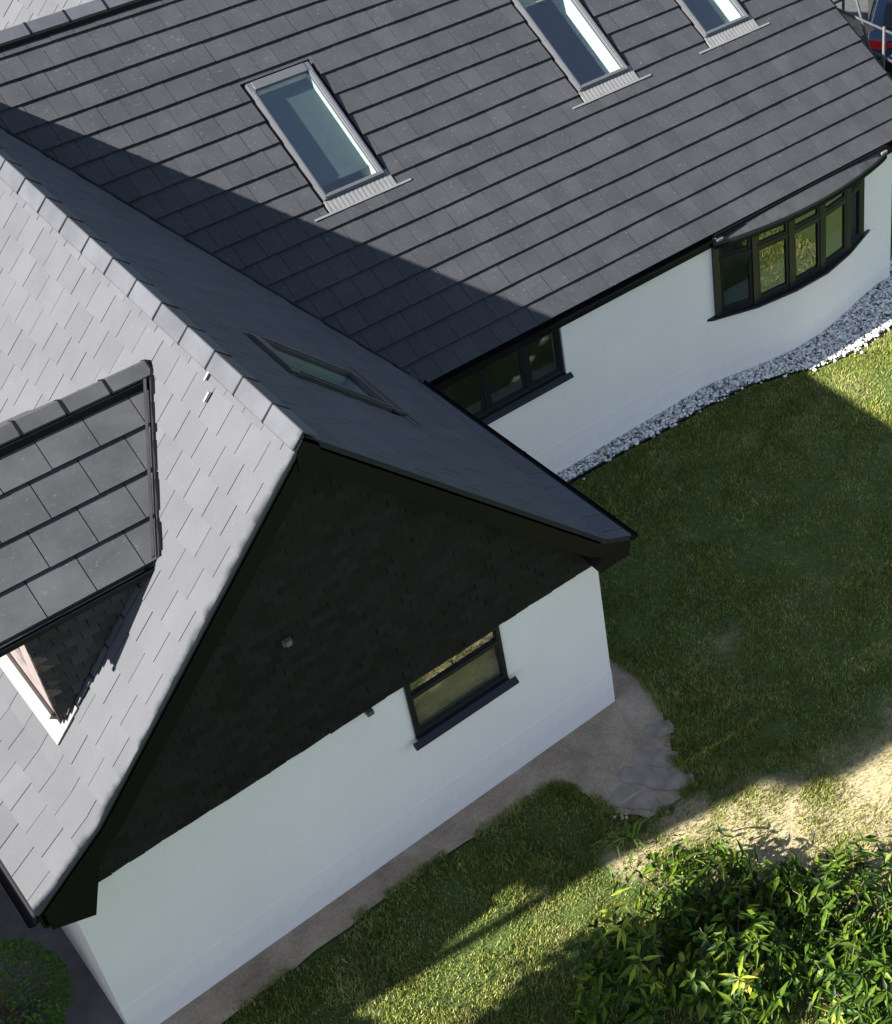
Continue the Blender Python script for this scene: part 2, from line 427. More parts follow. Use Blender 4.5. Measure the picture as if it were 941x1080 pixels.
# black filler under the main ridge tiles
mb = MB(); mb.box((-3.0, YMR-.19, ZMR-.17), (XV-.02, YMR-.14, ZMR-.065)); mb.build('ridge_filler', M['black'], house)

# ---- bargeboards, gable trim (black)
def off(pts, d):
    """offset a polyline in xz downwards (perpendicular, left-hand rule towards lower z)"""
    out = []
    for i, p in enumerate(pts):
        a = pts[max(i-1, 0)]; b_ = pts[min(i+1, len(pts)-1)]
        dx, dz = b_[0]-a[0], b_[1]-a[1]; l = math.hypot(dx, dz); nx, nz = -dz/l, dx/l
        if nz > 0: nx, nz = -nx, -nz
        out.append((p[0]+nx*d, p[1]+nz*d))
    return out
Lr = [(XEL, ZE), (XKL, ZKL), (XA, ZR)]; Rr = [(XA, ZR), (XK, ZK), (XE, ZE)]
def rake(name, pts, d0, d1, y0, y1, m, apex_last):
    mb = MB(); a = off(pts, d0); b_ = off(pts, d1)
    # mitre at the apex: drop vertically
    sl = SL if apex_last else SR
    k = -1 if apex_last else 0
    h = math.hypot(1, sl)
    a[k] = (XA, ZR-d0*h); b_[k] = (XA, ZR-d1*h)
    for i in range(len(pts)-1): mb.xz([a[i], a[i+1], b_[i+1], b_[i]], y0, y1)
    return mb, a, b_
mb, a, b_ = rake('bargeboard', Lr, .05, .25, -OV+.0, -OV+.028, M['black'], True)
mb.xz([(-6.43, 2.95), (XKL, ZKL-.2), (-6.07, 2.48), (-6.43, 2.64)], -OV+.03, -.01)    # boxed eave end
mb.build('bargeboard', M['black'], house)
mb, a, b_ = rake('bargeboard', Rr, .05, .25, -OV+.0, -OV+.028, M['black'], False)
mb.xz([(XE-.03, 2.92), (XK, ZK-.08), (-.20, 2.66), (XE-.03, 2.66)], -OV+.03, -.01)
mb.build('bargeboard', M['black'], house)
for pts, last in ((Lr, True), (Rr, False)):
    mb, a, b_ = rake('soffit_board', pts, .07, .10, -OV+.028, .02, M['soffit'], last)
    mb.build('soffit', M['soffit'], house)
mb, a, b_ = rake('verge_trim', Lr[1:], .10, .27, -.075, -.045, M['soffit'], True); mb.build('verge_trim', M['soffit'], house)
mb, a, b_ = rake('verge_trim', Rr[:2], .10, .34, -.075, -.045, M['soffit'], False); mb.build('verge_trim', M['soffit'], house)
# ridge end block
mb = MB(); mb.xz([(XA-.11, ZR-.14), (XA-.02, ZR-.03), (XA+.02, ZR-.03), (XA+.11, ZR-.14), (XA+.12, ZR-.36), (XA-.12, ZR-.36)], -OV-.012, -.06)
mb.build('ridge_end', M['black'], house)

# ---- walls
def wall_panel(name, axis, c, lo, hi, z0, z1, openings, th, m, parent, extra=None):
    """vertical wall; axis 'x' = runs along x with its outer face at y=c; thickness away from the viewer"""
    mb = MB()
    for (a, b_, cc, d) in sub_rects(lo, z0, hi, z1, openings):
        if axis == 'x': mb.box((a, c, b_), (cc, c+th, d))
        else: mb.box((c, a, b_), (c+th, cc, d))
    if extra: extra(mb)
    return mb.build(name, m, parent)
GW = (-2.585, 1.56, -1.375, 2.50)        # gable window opening
W1 = (.42, 1.63, 2.36, 2.66)
BX0, BX1, BZ0, BZ1 = 5.16, 8.20, 1.28, 2.62
def tri(mb):
    g = off(Lr, .11)[1:2] + [(XA, ZR-.11*1.48)] + off(Rr, .11)[1:2]
    mb.xz([(WL, 2.50), (WL, 2.95), g[0], g[1], g[2], (0, 2.95), (0, 2.50)], 0, .28)
wall_panel('wall', 'x', 0, WL, 0, 0, 2.50, [GW], .28, M['wall'], house, tri)['label'] = 'white gable wall under the black hung tiles'
wall_panel('wall', 'y', WL, .28, 9, 0, 2.9, [], .28, M['wall'], house)
wall_panel('wall', 'y', -.28, .28, D, 0, 2.95, [], .28, M['wall'], house)
wall_panel('wall', 'x', D, .0, 8.95, 0, 2.76, [W1, (BX0, BZ0, BX1, 2.76)], .28, M['wall'], house)['label'] = 'white front wall with two dark framed windows'
def tri2(x): return lambda mb: mb.yz([(D, 0), (2*YMR-D, 0), (2*YMR-D, 2.8), (YMR, ZMR-.25), (D, 2.8)], x, x+.28)
mb = MB(); tri2(8.67)(mb); 
# trim the front edge so that it butts the front wall
mb = MB(); mb.yz([(D+.28, 0), (2*YMR-D, 0), (2*YMR-D, 2.8), (YMR, ZMR-.2), (D+.28, 2.95)], 8.67, 8.95); mb.build('wall', M['wall'], house)
mb = MB(); mb.yz([(D+.28, 0), (2*YMR-D, 0), (2*YMR-D, 2.8), (YMR, ZMR-.2), (D+.28, 2.95)], -9.2, -8.92); mb.build('wall', M['wall'], house)
mb = MB(); mb.box((-8.92, D, 0), (WL, D+.28, 2.8)); mb.build('wall', M['wall'], house)
mb = MB(); mb.box((-8.92, 2*YMR-D-.28, 0), (8.67, 2*YMR-D, 2.8)); mb.build('wall', M['wall'], house)
mb = MB(); mb.box((WL+.29, .29, .0), (-.29, 9, .12)); mb.box((-.28, D+.29, 0), (8.66, 14, .12)); mb.build('floor', M['room'], house)
# plinth: slightly thicker render at the foot of the walls
mb = MB()
def band(mb, p, q, nrm, z=.6, t=.004):
    p, q, nrm = Vector((*p, 0)), Vector((*q, 0)), Vector((*nrm, 0))
    mb.prism([tuple(p), tuple(q), tuple(q+nrm*t), tuple(p+nrm*t)], [tuple(p+Vector((0,0,z))), tuple(q+Vector((0,0,z))), tuple(q+nrm*t+Vector((0,0,z-.035))), tuple(p+nrm*t+Vector((0,0,z-.035)))])
band(mb, (WL-.006, 0), (.006, 0), (0, -1)); band(mb, (WL, .0), (WL, 3.6), (-1, 0)); band(mb, (0, 0), (0, D-.006), (1, 0)); band(mb, (0, D), (4.72, D), (0, -1))
mb.build('plinth', M['wall'], house)

# ---- hung tiles on the gable
mb = MB()
g0 = off(Lr, .12)[1]; g1 = (XA, ZR-.12*1.48); g2 = off(Rr, .12)[1]
zc = 2.48
regg = [(WL+.02, zc), (-.0, zc), (0.0, 2.95), (g2[0], g2[1]), g1, g0, (WL+.02, 3.1)]
regg = [(-5.98, zc), (-.0, zc), (g2[0]+.1, g2[1]-.12), g1, (g0[0]-.0, g0[1])]
tiles(mb, (0, -.003, 0), (1, 0, 0), (0, 0, 1), (0, -1, 0), regg, .10, .165, .02, t0=zc, gap=.003, wob=.005, holes=())
o = mb.build('gable_cladding', M['hung'], house)
# small vent cowl on the gable and a lamp under the hung tiles
mb = MB(); mb.frame3((-3.62, -.03, 4.0), (1, 0, 0), (0, 0, 1), (0, -1, 0), (-.045, -.03, 0), (.045, .03, .05)); mb.box((-3.65, -.12, 3.99), (-3.59, -.08, 4.05))
bevel(mb.build('security_sensor', M['leadlight'], house), .008)
mb = MB(); mb.box((-3.06, -.09, 2.42), (-2.98, 0, 2.475)); bevel(mb.build('wall_lamp', M['alu'], house), .008)

# ---- eaves: fascia, gutters
def gutter(name, p, q, out, parent, r=.058):
    p, q, out = Vector(p), Vector(q), Vector(out); mb = MB(); n = 9
    for rad, flip in ((r, 0),):
        ringo = []; ringi = []
        for k in range(n):
            a = math.pi*k/(n-1); c, s_ = -math.cos(a), -math.sin(a)
            ringo.append(out*(c*rad)+Vector((0, 0, s_*rad))); ringi.append(out*(c*(rad-.006))+Vector((0, 0, s_*(rad-.006))))
        loop = ringo + ringi[::-1]
        mb.prism([tuple(p+v) for v in loop], [tuple(q+v) for v in loop])
    L = (q-p).length; k = int(L/1.0)
    for i in range(k+1):      # brackets
        c = p + (q-p)*((i+.5)/(k+1)); d = (q-p).normalized()
        loop = [v*1.12 for v in ringo] + [v*.98 for v in ringi[::-1]]
        mb.prism([tuple(c-d*.015+v) for v in loop], [tuple(c+d*.015+v) for v in loop])
    return mb.build(name, M['black'], parent)
mb = MB(); mb.box((XV0+.03, YME+.03, ZME-.26), (BX0+.2, YME+.055, ZME-.075)); mb.build('fascia', M['black'], house)
mb = MB(); mb.box((BX1+.0, YME+.03, ZME-.26), (XV-.05, YME+.055, ZME-.075)); mb.build('fascia', M['black'], house)
gutter('gutter', (XV0+.06, YME+.005, ZME-.075), (5.60, YME+.005, ZME-.075), (0, 1, 0), house)
gutter('gutter', (8.75, YME+.005, ZME-.075), (XV, YME+.005, ZME-.075), (0, 1, 0), house)
mb = MB(); mb.prism([(XE-.03, -OV+.03, ZE-.22), (XE-.005, -OV+.03, ZE-.22), (XV0-.005, D-.05, ZE-.22), (XV0-.03, D-.05, ZE-.22)], [(XE-.03, -OV+.03, ZE-.06), (XE-.005, -OV+.03, ZE-.06), (XV0-.005, D-.05, ZE-.06), (XV0-.03, D-.05, ZE-.06)]); mb.build('fascia', M['black'], house)
gutter('gutter', (XE+.04, -OV, ZE-.05), (XV0+.05, D-.15, ZE-.05), (1, 0, 0), house)
mb = MB(); mb.box((XEL+.005, -OV+.03, ZE-.26), (XEL+.03, 6, ZE-.06)); mb.build('fascia', M['black'], house)
gutter('gutter', (XEL-.045, -OV-.01, ZE-.06), (XEL-.045, 6, ZE-.06), (1, 0, 0), house)
mb = MB(); mb.box((XEL+.03, -OV+.04, ZE-.29), (WL-.015, 6, ZE-.26)); mb.build('soffit', M['black'], house)
mb = MB(); mb.prism([(.015, -OV+.04, ZE-.25), (XE-.035, -OV+.04, ZE-.25), (XV0-.03, D-.05, ZE-.25), (.015, D-.05, ZE-.25)], [(.015, -OV+.04, ZE-.22), (XE-.035, -OV+.04, ZE-.22), (XV0-.03, D-.05, ZE-.22), (.015, D-.05, ZE-.22)]); mb.build('soffit', M['black'], house)
mb = MB(); mb.box((.3, YME+.055, ZME-.2), (8.95, D-.002, ZME-.18)); mb.build('soffit', M['black'], house)
# right verge of the main roof: bargeboard
mb = MB()
p, q = Vector((XV-.03, YME, ZME-.05)), Vector((XV-.03, YMR, ZMR-.05))
mb.prism([tuple(p), tuple(q), tuple(q-Vector((0, 0, .24))), tuple(p-Vector((0, 0, .2)))], [tuple(v+Vector((.028, 0, 0))) for v in (p, q, q-Vector((0, 0, .24)), p-Vector((0, 0, .2)))])
mb.build('bargeboard', M['black'], house)
mb = MB()
for k in range(18):       # dry verge units
    t = k*.3525
    mb.frame3(Om, (1, 0, 0), Tm, nm, (XV-.005, t-.03, -.06), (XV+.02, t+.315, .05+.032-.02), 0)
mb.build('dry_verge', M['black'], house)

# ---- roof windows
def roof_window(O, S, T, n, s0, s1, t0, t1, parent, blind=None, label=None, raise_=.085, shaft=.42, fmat=None, bmat=None):
    O, S, T, n = map(Vector, (O, S, T, n))
    fr = MB(); fw = .075
    B = lambda a, b_, mi=0, m=fr: m.frame3(O, S, T, n, a, b_, mi)
    hl = raise_
    B((s0, t0, .0), (s0+fw, t1, hl)); B((s1-fw, t0, .0), (s1, t1, hl))
    B((s0+fw, t0, .0), (s1-fw, t0+fw, hl)); B((s0+fw, t1-fw*1.7, .0), (s1-fw, t1, hl+.008))
    # inner bead
    for a, b_ in (((s0+.018, t0+.018, hl+.002), (s0+fw-.02, t1-.14, hl+.016)), ((s1-fw+.02, t0+.018, hl+.002), (s1-.018, t1-.14, hl+.016)), ((s0+fw-.018, t0+.018, hl+.002), (s1-fw+.018, t0+fw-.02, hl+.016))): B(a, b_)
    w = bevel(fr.build('roof_window', fmat or M['alu'], parent), .006)
    if label: w['label'] = label
    gl = MB(); gl.frame3(O, S, T, n, (s0+fw, t0+fw, hl-.05), (s1-fw, t1-fw*1.7, hl-.044)); gl.build('pane', M['skyglass'], w)
    ln = MB(); dep = shaft
    for a, b_ in (((s0+fw-.012, t0+fw, -dep), (s0+fw, t1-.12, hl-.052)), ((s1-fw, t0+fw, -dep), (s1-fw+.012, t1-.12, hl-.052)), ((s0+fw, t0+fw-.012, -dep), (s1-fw, t0+fw, hl-.052)), ((s0+fw, t1-.13, -dep), (s1-fw, t1-.118, hl-.052))):
        ln.frame3(O, S, T, n, a, b_)
    ln.build('lining', M['whitepaint'], w)
    if blind:
        bl = MB(); tt = t0+fw+(t1-t0)*(1-blind); d0 = .012
        bl.frame3(O, S, T, n, (s0+fw+.004, tt, hl-.185), (s1-fw-.004, t1-.13, hl-.178))
        bl.frame3(O, S, T, n, (s0+fw+.004, tt, hl-.177), (s1-fw-.004, tt+.03, hl-.160)); bl.build('blind', bmat or M['blind'], w)
    fl = MB()
    # dark side flashing gutters, pale lower apron
    for a, b_ in (((s0-.05, t0, .0), (s0-.004, t1+.05, .012)), ((s1+.004, t0, .0), (s1+.05, t1+.05, .012)), ((s0-.004, t1+.004, .0), (s1+.004, t1+.05, .012))): fl.frame3(O, S, T, n, a, b_, 1)
    k = 30
    for i in range(k):
        a = s0-.02+(s1-s0+.04)*i/k; b_ = s0-.02+(s1-s0+.04)*(i+1)/k
        fl.frame3(O, S, T, n, (a, t0-.19, .03), (b_, t0-.004, .054 if i % 2 else .058), 0)
    fl.frame3(O, S, T, n, (s0-.26, t0-.215, .053), (s1+.26, t0-.185, .064), 0)
    fl.frame3(O, S, T, n, (s1+.0, t0-.19, .03), (s1+.05, t0+.08, .056), 0)
    fl.build('flashing', [M['leadlight'], M['black']], w)
    return w
roof_window(Om, (1, 0, 0), Tm, nm, SKY[0][0], SKY[0][1], SB, ST, house, blind=.90, label='roof window with its dark blind drawn')
roof_window(Om, (1, 0, 0), Tm, nm, SKY[1][0], SKY[1][1], SB, ST, house, blind=.2, bmat=M['cream'])
roof_window(Om, (1, 0, 0), Tm, nm, SKY[2][0], SKY[2][1], SB, ST, house)
w = roof_window(OW, (0, 1, 0), TW, NW, WSK['y0'], WSK['y1'], WT[0], WT[1], house, blind=.5, label='shaded roof window in the wing slope', raise_=.06, fmat=M['lead'])
for ch in w.children:
    if ch.name.startswith('flashing'): ch.data.materials[0] = M['lead']

# ---- flat windows (frame, panes, sill)
def window(x0, z0, x1, z1, y, parent, mull=(), transom=None, name='window', sill_over=.07, sill_d=.06, sash=.035):
    fr = MB(); fw = .055; d = .07
    def bar(a, b_, c, e, yo=0): fr.box((a, y+yo, b_), (c, y+d, e))
    bar(x0, z0, x0+fw, z1); bar(x1-fw, z0, x1, z1); bar(x0+fw, z0, x1-fw, z0+fw); bar(x0+fw, z1-fw, x1-fw, z1)
    edges = [x0+fw] + [m for mm in mull for m in (mm-.04, mm+.04)] + [x1-fw]
    for mm in mull: bar(mm-.04, z0+fw, mm+.04, z1-fw)
    w = bevel(fr.build(name, M['anthracite'], parent), .004)
    for i in range(0, len(edges), 2):
        a, b_ = edges[i], edges[i+1]
        cells = [(z0+fw, z1-fw)]
        if transom:
            cells = [(z0+fw, transom-.03), (transom+.03, z1-fw)]
            t = MB(); t.box((a, y-.004, transom-.03), (b_, y+d, transom+.03)); t.build('transom', M['anthracite'], w)
        for (c, e) in cells:
            sfr = MB(); s = sash
            for q in (((a+.003, c+.003), (a+s, e-.003)), ((b_-s, c+.003), (b_-.003, e-.003)), ((a+s, c+.003), (b_-s, c+s)), ((a+s, e-s), (b_-s, e-.003))):
                sfr.box((q[0][0], y+.008, q[0][1]), (q[1][0], y+.05, q[1][1]))
            sfr.build('sash', M['anthracite'], w)
            g = MB(); g.box((a+s, y+.028, c+s), (b_-s, y+.034, e-s)); g.build('pane', M['glass'], w)
    s = MB()
    s.prism([(x0-sill_over, y-.04-sill_d, z0-.075), (x1+sill_over, y-.04-sill_d, z0-.075), (x1+sill_over, y-.035, z0-.06), (x0-sill_over, y-.035, z0-.06)],
            [(x0-sill_over, y-.04-sill_d, z0-.045), (x1+sill_over, y-.04-sill_d, z0-.045), (x1+sill_over, y-.035, z0-.004), (x0-sill_over, y-.035, z0-.004)])
    s.box((x0+.002, y-.034, z0-.06), (x1-.002, y+d, z0-.003))
    bevel(s.build('sill', M['anthracite'], w), .004)
    b_ = MB(); b_.box((x0+.01, y+.075, z0-.03), (x1-.01, y+.30, z0+.02)); b_.build('sill_board', M['whitepaint'], w)
    return w
window(GW[0], GW[1]+.06, GW[2], GW[3]-.003, -.03, house, transom=2.235, sash=.012)
mb = MB(); mb.box((GW[0]+.05, .07, 1.66), (GW[2]-.05, .078, 2.22)); mb.build('blind', M['tan'], house)  # added tan panel behind the lower pane; its colour stands in for a reflection
window(W1[0], W1[1]+.06, W1[2], W1[3]-.01, D+.035, house, mull=(1.09, 1.76))

# ---- bow window: curved wall, five lights, lead roof
bowp = [(5.14, 3.79), (5.74, 3.625), (6.42, 3.555), (7.08, 3.555), (7.74, 3.645), (8.20, 3.80)]
def bow_curve(x, d, x0=4.7, x1=8.7):
    u = (x-x0)/(x1-x0); return D - d*max(0, .5-.5*math.cos(2*math.pi*max(0, min(1, u))))**.72
mb = MB(); n = 40; xs = [4.705+(8.69-4.705)*i/n for i in range(n+1)]
cur = [(x, bow_curve(x, .31)) for x in xs]
mb.xy(cur + [(8.69, D+.2), (4.705, D+.2)], 0, 1.225)
o = mb.build('wall', M['wall'], house); o['label'] = 'curved white wall below the bow window'
mb = MB()
bw = None
fr = MB()
for i, (x, y) in enumerate(bowp):
    r = .05
    fr.xy([(x-r, y-.03), (x+r, y-.03), (x+r, y+.06), (x-r, y+.06)], 1.262, 2.66)
zt = 2.27
segs = []
for i in range(5):
    p, q = Vector((*bowp[i], 0)), Vector((*bowp[i+1], 0)); d = (q-p); L = d.length; d.normalize(); nn = Vector((0, 0, 1)).cross(d); segs.append((p, d, nn, L))
    for (za, zb) in ((1.262, 1.33), (2.58, 2.66)): fr.frame3(p, d, (0, 0, 1), nn, (.04, za, -.025), (L-.04, zb, .05))
bw = fr.build('bow_window', M['anthracite'], house)
for i, (p, d, nn, L) in enumerate(segs):
    t = MB(); t.frame3(p, d, (0, 0, 1), nn, (.05, zt-.03, -.028), (L-.05, zt+.03, .045)); t.build('transom', M['anthracite'], bw)
    for (za, zb) in ((1.33, zt-.03), (zt+.03, 2.58)):
        s = MB()
        for a, b_ in (((.05, za+.002), (.095, zb-.002)), ((L-.095, za+.002), (L-.05, zb-.002)), ((.095, za+.002), (L-.095, za+.04)), ((.095, zb-.04), (L-.095, zb-.002))):
            s.frame3(p, d, (0, 0, 1), nn, (a[0], a[1], -.018), (b_[0], b_[1], .04))
        s.build('sash', M['anthracite'], bw)
        g = MB(); g.frame3(p, d, (0, 0, 1), nn, (.095, za+.04, .008), (L-.095, zb-.04, .014)); g.build('pane', M['glass'], bw)
sill_o = [(4.93, 3.825), (5.0, 3.77), (5.73, 3.53), (6.42, 3.43), (7.1, 3.425), (7.74, 3.56), (8.38, 3.79), (8.44, 3.825)]
mb = MB(); mb.xy(sill_o + [(8.2, 3.87), (7.74, 3.72), (7.08, 3.64), (6.42, 3.64), (5.74, 3.70), (5.14, 3.87)], 1.226, 1.262); bevel(mb.build('sill', M['anthracite'], bw), .004)
mb = MB(); mb.xy([(5.15, 3.90), (5.74, 3.72), (6.42, 3.65), (7.08, 3.65), (7.74, 3.74), (8.18, 3.90), (8.18, 4.15), (5.15, 4.15)], 1.27, 1.30); mb.build('sill_board', M['whitepaint'], bw)
# lead roof of the bow
top = [(5.50, 4.02), (8.85, 4.02)]
mb = MB(); fro = [(5.10, 3.72), (5.74, 3.56), (6.42, 3.47), (7.1, 3.47), (7.76, 3.56), (8.24, 3.72)]
n = 24; cu = []
for i in range(n+1):
    x = 5.0+(8.62-5.0)*i/n; u = (x-5.0)/3.62; cu.append((x, 3.66-.26*math.sin(math.pi*u)**.8))
zb = 2.70
for i in range(n):
    (x0, y0), (x1, y1) = cu[i], cu[i+1]
    a0, a1 = 5.04+(8.58-5.04)*i/n, 5.04+(8.58-5.04)*(i+1)/n
    mb.prism([(x0, y0, zb-.05), (x1, y1, zb-.05), (a1, 3.80, zb-.05), (a0, 3.80, zb-.05)],
             [(x0, y0, zb+.01), (x1, y1, zb+.01), (a1, 3.80, zb+.17), (a0, 3.80, zb+.17)])
bwr = mb.build('roof', M['lead'], bw, smooth=False); bwr['label'] = 'shallow grey lead roof over the bow window'
mb = MB()
for i in range(n):
    (x0, y0), (x1, y1) = cu[i], cu[i+1]
    mb.prism([(x0, y0-.02, zb-.1), (x1, y1-.02, zb-.1), (x1, y1+.04, zb-.1), (x0, y0+.04, zb-.1)], [(x0, y0-.02, zb-.052), (x1, y1-.02, zb-.052), (x1, y1+.04, zb-.052), (x0, y0+.04, zb-.052)])
mb.build('fascia', M['black'], bw)
mb = MB(); mb.box((5.02, YME-.03, ZME-.07), (8.62, YME+.01, ZME-.03)); mb.build('drip_edge', M['black'], bw)
for x, dx in ((5.02, .09), (8.60, -.09)):
    mb = MB(); mb.box((min(x, x+dx*1.6), 3.6, zb+.02), (max(x, x+dx*1.6), 3.74, zb+.075)); bevel(mb.build('flashing', M['leadlight'], bw), .02)

# ---- dormer on the wing's left slope
YD, ZD, YE, ZDE = 2.07, 6.10, .60, 5.15
XF = -5.55; XD0 = -6.0
L = math.hypot(YD-YE, ZD-ZDE); Td = Vector((0, (YD-YE)/L, (ZD-ZDE)/L)); nd = Vector((0, -Td.z, Td.y)); th = .036
dorm = None
def dorm_slope(sgn):
    mb = MB()
    T = Vector((0, sgn*Td.y, Td.z)); n_ = Vector((0, -sgn*Td.z, Td.y))
    O = Vector((0, YD - sgn*(YD-YE), ZDE)) - n_*(2*th)
    def xw(z): return XA - (ZR-z)/SL
    rg = [(XD0, 0), (xw(ZDE)+.02, 0), (xw(ZD)+.02, L), (XD0, L)]
    tiles(mb, O, (1, 0, 0), T, n_, rg, (L-.12)/4, .452, th, t0=-.01, s0=.10, gap=.010, wob=.002)
    deck(mb, O, (1, 0, 0), T, n_, rg)
    return mb, O, T, n_, rg
mb, Od, Tdd, ndd, rg = dorm_slope(1)
# the front slope mesh is the dormer itself; its pieces hang below it
dorm = mb.build('dormer', [M['dormer_slate'], M['deck']], house); dorm['label'] = 'small gabled dormer on the sunlit slope'
mb, *_ = dorm_slope(-1); mb.build('roof', [M['dormer_slate'], M['deck']], dorm)
ridge_run('ridge_cap', (XD0, YD, ZD+.01), (-3.44, YD, ZD+.01), .43, .13, math.radians(33), dorm, mat_=M['dormer_slate'])
mb = MB(); mb.box((XD0, YD-.155, ZD-.14), (-3.5, YD-.115, ZD-.055)); mb.build('ridge_filler', M['black'], dorm)
# valley strip on the right edge of the dormer slope
mb = MB()
def xw(z): return XA - (ZR-z)/SL
a, b_ = Vector((xw(ZDE), YE, ZDE)), Vector((xw(ZD), YD, ZD)); d = (b_-a).normalized()
mb.tube([a+Vector((.03, -.01, .0)), b_+Vector((.03, -.01, .0))], .042, 6, 0)
nseg = 5
for i in range(nseg):      # stepped tile edges of the cut course beside the valley
    c = a + (b_-a)*((i+.1)/nseg); e = a + (b_-a)*((i+.88)/nseg)
    mb.tube([c+Vector((.045, -.02, .03)), e+Vector((.03, -.01, .03))], .026, 5, 0)
mb.build('valley_gutter', M['black'], dorm)
mb = MB(); mb.frame3(Od, (1, 0, 0), Tdd, ndd, (0, 0, 0), (.001, .001, .001))
mb = MB(); mb.prism([tuple(a+Vector((-.045, 0, .03))), tuple(b_+Vector((-.045, 0, .03))), tuple(b_+Vector((-.015, 0, .03))), tuple(a+Vector((-.015, 0, .03)))],
                    [tuple(a+Vector((-.045, 0, .05))), tuple(b_+Vector((-.045, 0, .05))), tuple(b_+Vector((-.015, 0, .05))), tuple(a+Vector((-.015, 0, .05)))]); mb.build('flashing', M['lead'], dorm)
# dormer eave: fascia, pale soffit edge
mb = MB(); mb.box((XD0, YE-.03, ZDE-.13), (xw(ZDE)+.04, YE+.015, ZDE-.075)); mb.build('gutter', M['black'], dorm)
mb = MB(); mb.box((XD0+.1, YE-.0, ZDE-.15), (xw(ZDE)-.12, .715, ZDE-.133)); mb.build('soffit', M['whitepaint'], dorm)
# cheek walls
for y, s_ in ((.72, -1), (3.42, 1)):
    mb = MB()
    zt_ = ZDE-.152; zb_ = ZR-(XA-XF)*SL
    mb.xz([(XF, zb_-.05), (XF, zt_), (xw(zt_)+.1, zt_)], y if s_ < 0 else y-.1, y+.1 if s_ < 0 else y)
    p2 = hps_of([(XF-.01, zb_+.06), (XF-.01, zt_), (xw(zt_)-.03, zt_)])
    if s_ < 0: tiles(mb, (0, y-.003, 0), (1, 0, 0), (0, 0, 1), (0, -1, 0), [(XF-.012, zb_+.06), (XF-.012, zt_), (xw(zt_)-.03, zt_)], .108, .165, .036, t0=zb_, gap=.006, wob=.006)
    mb.build('cheek', M['cheek'], dorm)
# dormer front wall with a window
mb = MB(); zb_ = ZR-(XA-XF)*SL
for (a_, b2, c_, d_) in sub_rects(.73, zb_-.02, 3.41, ZDE-.1, [(1.15, zb_+.2, 3.0, ZDE-.2)]): mb.box((XF, a_, b2), (XF+.12, c_, d_))
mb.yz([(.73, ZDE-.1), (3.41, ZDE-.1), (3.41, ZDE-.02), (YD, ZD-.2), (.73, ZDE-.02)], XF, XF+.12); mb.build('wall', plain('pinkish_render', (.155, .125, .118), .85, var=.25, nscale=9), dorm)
mb = MB(); mb.box((XF+.03, 1.15, zb_+.2), (XF+.08, 3.0, ZDE-.2)); mb.build('pane', M['glass'], dorm)
# pale apron flashing round the foot of the dormer
mb = MB(); T = Vector((math.cos(math.atan(SL)), 0, math.sin(math.atan(SL)))); n_ = Vector((-T.z, 0, T.x)); O = Vector((XF, 0, zb_))
mb.frame3(O, (0, 1, 0), T, n_, (.60, -.15, .004), (3.6, .01, .022)); mb.frame3(O, (0, 1, 0), T, n_, (.60, .01, .004), (.70, .25, .02))
for q in range(4): mb.frame3(O, (0, 1, 0), T, n_, (.61, .26+q*.32, .006), (.70, .56+q*.32, .024), 1)
mb.frame3(O, (0, 1, 0), T, n_, (.78, .01, .02), (3.3, .05, .10))
mb.build('flashing', [M['leadlight'], M['wing_slate']], dorm)

# ---- rear wing beyond the main ridge: its lit left slope shows over the ridge tiles
mb = MB(); xr, zr_ = 1.4, 7.5
Lq = 5.2; T = Vector((math.cos(math.radians(47)), 0, math.sin(math.radians(47)))); n_ = Vector((-T.z, 0, T.x)); O = Vector((xr, 0, zr_)) - T*Lq
tiles(mb, O, (0, 1, 0), T, n_, [(9.45, 0), (16, 0), (16, Lq), (9.45, Lq)], .327, .345, .011, gap=.012); deck(mb, O, (0, 1, 0), T, n_, [(9.45, 0), (16, 0), (16, Lq), (9.45, Lq)])
T2 = Vector((-T.x, 0, T.z)); n2 = Vector((T.z, 0, T.x)); O2 = Vector((xr, 0, zr_)) - T2*Lq
deck(mb, O2, (0, 1, 0), T2, n2, [(9.45, 0), (16, 0), (16, Lq), (9.45, Lq)])
o = mb.build('roof', [M['wing_slate'], M['deck']], house); o['label'] = 'pale lit slope of the rear wing beyond the ridge'
ridge_run('ridge_cap', (xr, 9.45, zr_), (xr, 16, zr_), .535, .155, math.radians(46), house)
mb = MB(); mb.xz([(xr-2.0, 4.5), (xr-.02, zr_-.12), (xr+2.0, 4.5)], 9.5, 9.7); mb.build('wall', M['wall'], house)

